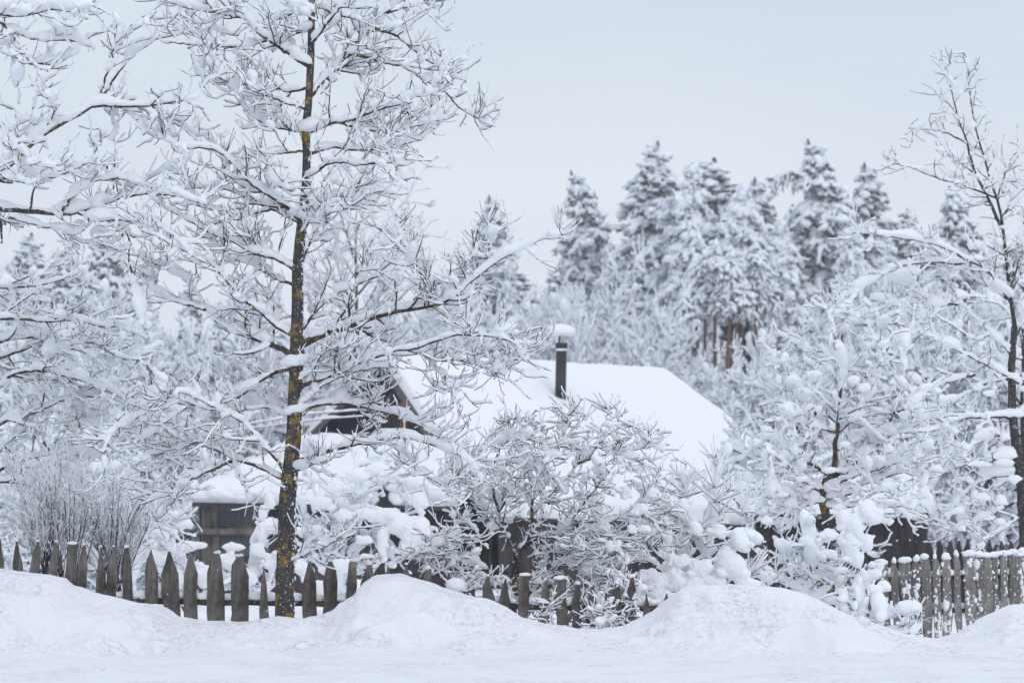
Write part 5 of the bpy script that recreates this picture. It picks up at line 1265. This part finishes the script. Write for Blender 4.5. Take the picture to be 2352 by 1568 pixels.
SH = [shrub_mesh(31, sp=.42), shrub_mesh(32, n=13, sp=.5), shrub_mesh(33, n=20, sp=.34, H=2.6)]
first_s = [True] * 3
def top_of(o):
    a = np.zeros(len(o.data.vertices) * 3, np.float32); o.data.vertices.foreach_get('co', a); return float(np.percentile(a[2::3], 98.5))
SHT = [top_of(s_[1]) for s_ in SH]
GS = 'frosted shrubs between the garden and the wood'
def shr(x, y, D, label, s=1.0, k=None, zb=None):
    """x, y = where the top of the shrub shows"""
    k = int(rng.integers(0, 3)) if k is None else k
    p = at(x, y, D); Hm = SHT[k]; zb_ = float(gz(np.array([p[0]]), np.array([D]))[0]) - .1; sz_ = (p[2] - zb_) / Hm; s0 = (s * .95, s * .95, sz_)
    dup_tree(SH[k], 'frosted_shrub', label, 'shrub', (p[0], D, zb_), rng.uniform(0, 6.28), s0, GS, first_s[k]); first_s[k] = False
rows_ = [  # D, list of (x, ytop, scale)
 (88, [(1180, 695, 1.71, 'white shrub crown under the lone spruce'), (1240, 745, 1.53, 'shrub below the gap in the wood, left half'), (1300, 745, 1.62, 'shrub directly behind the snow capped chimney pipe'), (1370, 695, 1.80, 'broad shrub right of the chimney pipe under the crooked spruce'), (1425, 705, 1.53, 'shrub under the tallest spruce'), (1490, 815, 1.17, 'shrub left of the bare pine trunks'), (1120, 715, 1.62, 'shrub behind the tip of the long right bough'), (1040, 705, 1.62, 'shrub showing under the long right bough'), (960, 735, 1.71, 'shrub behind the left end of the cottage ridge'), (900, 745, 1.71, 'shrub right of the hoary birch stem'), (760, 755, 1.71, 'shrub behind the main trunk on its right'), (2080, 655, 1.80, 'shrub behind the rounded fruit tree top'), (2010, 695, 1.71, 'shrub between the fruit tree and the pointed spruce')]),
 (76, [(1420, 745, 1.5, 'shrub just above the cottage ridge right of the pipe'), (1340, 760, 1.4, 'low shrub touching the cottage ridge beside the pipe'), (1500, 770, 1.4, 'shrub above the right end of the ridge'), (1230, 760, 1.4, 'low shrub above the ridge left of the pipe'), (1150, 765, 1.4, 'shrub above the middle of the cottage ridge'), (1548, 835, .9, 'shrub behind the upper right roof corner'), (1640, 870, 1.0, 'shrub in front of the bare pine trunks'), (1700, 885, 1.0, 'shrub behind the sloping right roof edge'), (1060, 770, 1.5, 'shrub above the left part of the ridge'), (980, 780, 1.5, 'shrub over the gable peak'), (1760, 880, 1.0, 'shrub below the dark gap in the wood'), (1620, 890, 1.2, 'low shrub hugging the right roof slope'), (1690, 930, 1.2, 'lowest shrub beside the right roof slope')]),
 (60, [(620, 760, 1.6, 'shrub left of the main trunk at mid height'), (560, 800, 1.5, 'shrub below the dark bushy pine'), (470, 830, 1.5, 'shrub under the dark bushy pine on its left'), (400, 860, 1.4, 'shrub behind the arching left limbs'), (330, 800, 1.5, 'shrub behind the hanging left twigs'), (250, 760, 1.6, 'shrub under the left spruces'), (170, 730, 1.6, 'shrub behind the upper tangle on the left'), (80, 720, 1.6, 'shrub behind the left tangle near the edge'), (0, 740, 1.6, 'shrub behind the tangle cut by the left edge')]),
 (67, [(610, 900, 1.3, 'shrub left of the trunk above the porch roof'), (540, 920, 1.3, 'shrub behind the porch roof corner'), (660, 860, 1.2, 'shrub directly behind the main trunk'), (720, 790, 1.5, 'shrub right of the main trunk above the gable'), (800, 800, 1.5, 'shrub above the left slope of the gable')]),
 (53, [(425, 960, 1.0, 'shrub left of the porch roof'), (370, 990, 1.1, 'shrub behind the drooping left limb'), (330, 950, 1.2, 'shrub left of the porch beyond the pickets'), (250, 930, 1.3, 'shrub beyond the left tangle, middle'), (170, 930, 1.3, 'shrub beyond the left tangle, lower'), (90, 930, 1.3, 'shrub beyond the dark stemmed clump'), (10, 940, 1.3, 'shrub beyond the first pickets')]),
 (44, [(240, 1075, .55, 'near shrub behind the left pickets, middle of the gap'), (335, 1110, .42, 'near shrub beside the porch window'), (170, 1075, .6, 'near shrub between the stem clumps'), (95, 1075, .6, 'near shrub behind the dark stems'), (30, 1060, .9, 'near shrub at the left edge')]),
 (68, [(1800, 820, 1.5, 'shrub behind the rounded fruit tree, left side'), (1900, 800, 1.6, 'shrub behind the rounded fruit tree, centre')]),
 (50, [(2010, 780, 1.1, 'shrub behind the rounded fruit tree, right side'), (2100, 760, 1.1, 'shrub between the fruit tree and the leaning tree'), (2200, 760, 1.6, 'shrub behind the leaning tree trunk'), (2300, 740, 1.6, 'shrub behind the right edge trunks'), (1930, 1000, 1.0, 'lower shrub behind the fruit tree, left'), (1990, 960, 1.0, 'lower shrub behind the fruit tree, middle'), (2070, 960, 1.3, 'lower shrub between the two right trees'), (2180, 960, 1.3, 'lower shrub behind the leaning tree'), (2290, 960, 1.3, 'lower shrub at the right edge')]),
]
for D_, lst in rows_:
    for (x, y, s, lab) in lst: shr(x + rng.uniform(-8, 8), y, D_ + rng.uniform(-2.5, 2.5), lab, s)

# the dense undergrowth and far trees behind: uncountable, one object
vs, fs, n0 = [], [], 0
src = SH[2][1].data; nv_ = len(src.vertices); bv = np.zeros(nv_ * 3, np.float32); src.vertices.foreach_get('co', bv); bv = bv.reshape(-1, 3)
# thin the source: use branch-level part only
mbu = MB()
srcq = np.array([list(p.vertices) for p in src.polygons if len(p.vertices) == 4][:26000])
for i in range(16):
    x = -60 + i * 165 + rng.uniform(-30, 30); D_ = rng.uniform(116, 128); s = rng.uniform(1.3, 1.8) * (1.3 if x < 1000 else 1); a = rng.uniform(0, 6.28); p = at(x, 0, D_)
    Rm = np.array([[math.cos(a), -math.sin(a), 0], [math.sin(a), math.cos(a), 0], [0, 0, 1]]); mx_ = srcq.max() + 1
    mbu.add(bv[:mx_] @ Rm.T * [s * 1.3, s * 1.3, s] + [p[0], D_, -1.0], srcq)
tag(mbu.build('undergrowth', M['snow_far']), 'far frosted undergrowth filling the gaps under the conifers', 'undergrowth', None, 'stuff')

# snow-coated wires on the left
for k, (ya, yb_) in enumerate(((1012, 958), (1022, 972))):
    Dw = 46; p = np.array([at(150, ya + 22, Dw), at(380, ya - 2, Dw), at(520, ya - 30, Dw + .5), at(700, yb_ - 6, Dw + 1.5), at(880, yb_ - 20, Dw + 6)]); p = resample(p, 40)[None]
    wr = thing('overhead_wire', ('upper' if k == 0 else 'lower') + ' of two thin snow coated wires crossing behind the left limbs', 'wire', tuple(p[0, 0]), 'snow coated wires')
    w0 = np.array(wr.location); v, q = tubes(p, np.full((1, 40), .008), 5); MB().add(v, q).build('cable', M['darktwig'], wr, origin=w0)
    v, q = snow_tubes(p, np.full((1, 40), .008), np.array([.014]), K=6, lump=.25); MB().add(v, q).build('snow_sleeve', M['snow'], wr, origin=w0)
# ==== END P4 ====

# ------------------------------------------------------------------ frosty air
bm = bmesh.new(); bmesh.ops.create_cube(bm, size=1.0); me_ = bpy.data.meshes.new('haze'); bm.to_mesh(me_); bm.free()
hz = bpy.data.objects.new('haze', me_); COL.objects.link(hz); hz.scale = (160, 150, 22); hz.location = (0, 68, 7.5); tag(hz, 'thin frosty haze in the air', 'haze', None, 'stuff')
hm = bpy.data.materials.new('haze_air'); hm.use_nodes = True; hn = hm.node_tree; hn.nodes.clear()
ho_ = hn.nodes.new('ShaderNodeOutputMaterial'); hv = hn.nodes.new('ShaderNodeVolumePrincipled'); hv.inputs['Color'].default_value = (.93, .96, 1, 1); hv.inputs['Density'].default_value = HAZE; hv.inputs['Anisotropy'].default_value = .2
hn.links.new(hv.outputs[0], ho_.inputs['Volume']); me_.materials.append(hm)

n = 520; Df = rng.uniform(9, 24, n); cx_ = rng.uniform(-60, 2412, n); cy_ = rng.uniform(-30, 1520, n)
c = np.array([at(x, y, D_) for x, y, D_ in zip(cx_, cy_, Df)]); c = c[c[:, 2] > .35]; n = len(c)
vv, t = blobs(c, np.stack([rng.uniform(.003, .006, n), rng.uniform(.002, .003, n), rng.uniform(.002, .003, n)], 1), level=1, flat=1)
tag(MB().add(vv, t=t).build('falling_snow', M['snow']), 'scattered snowflakes drifting down in front of the trees', 'snowfall', None, 'stuff')
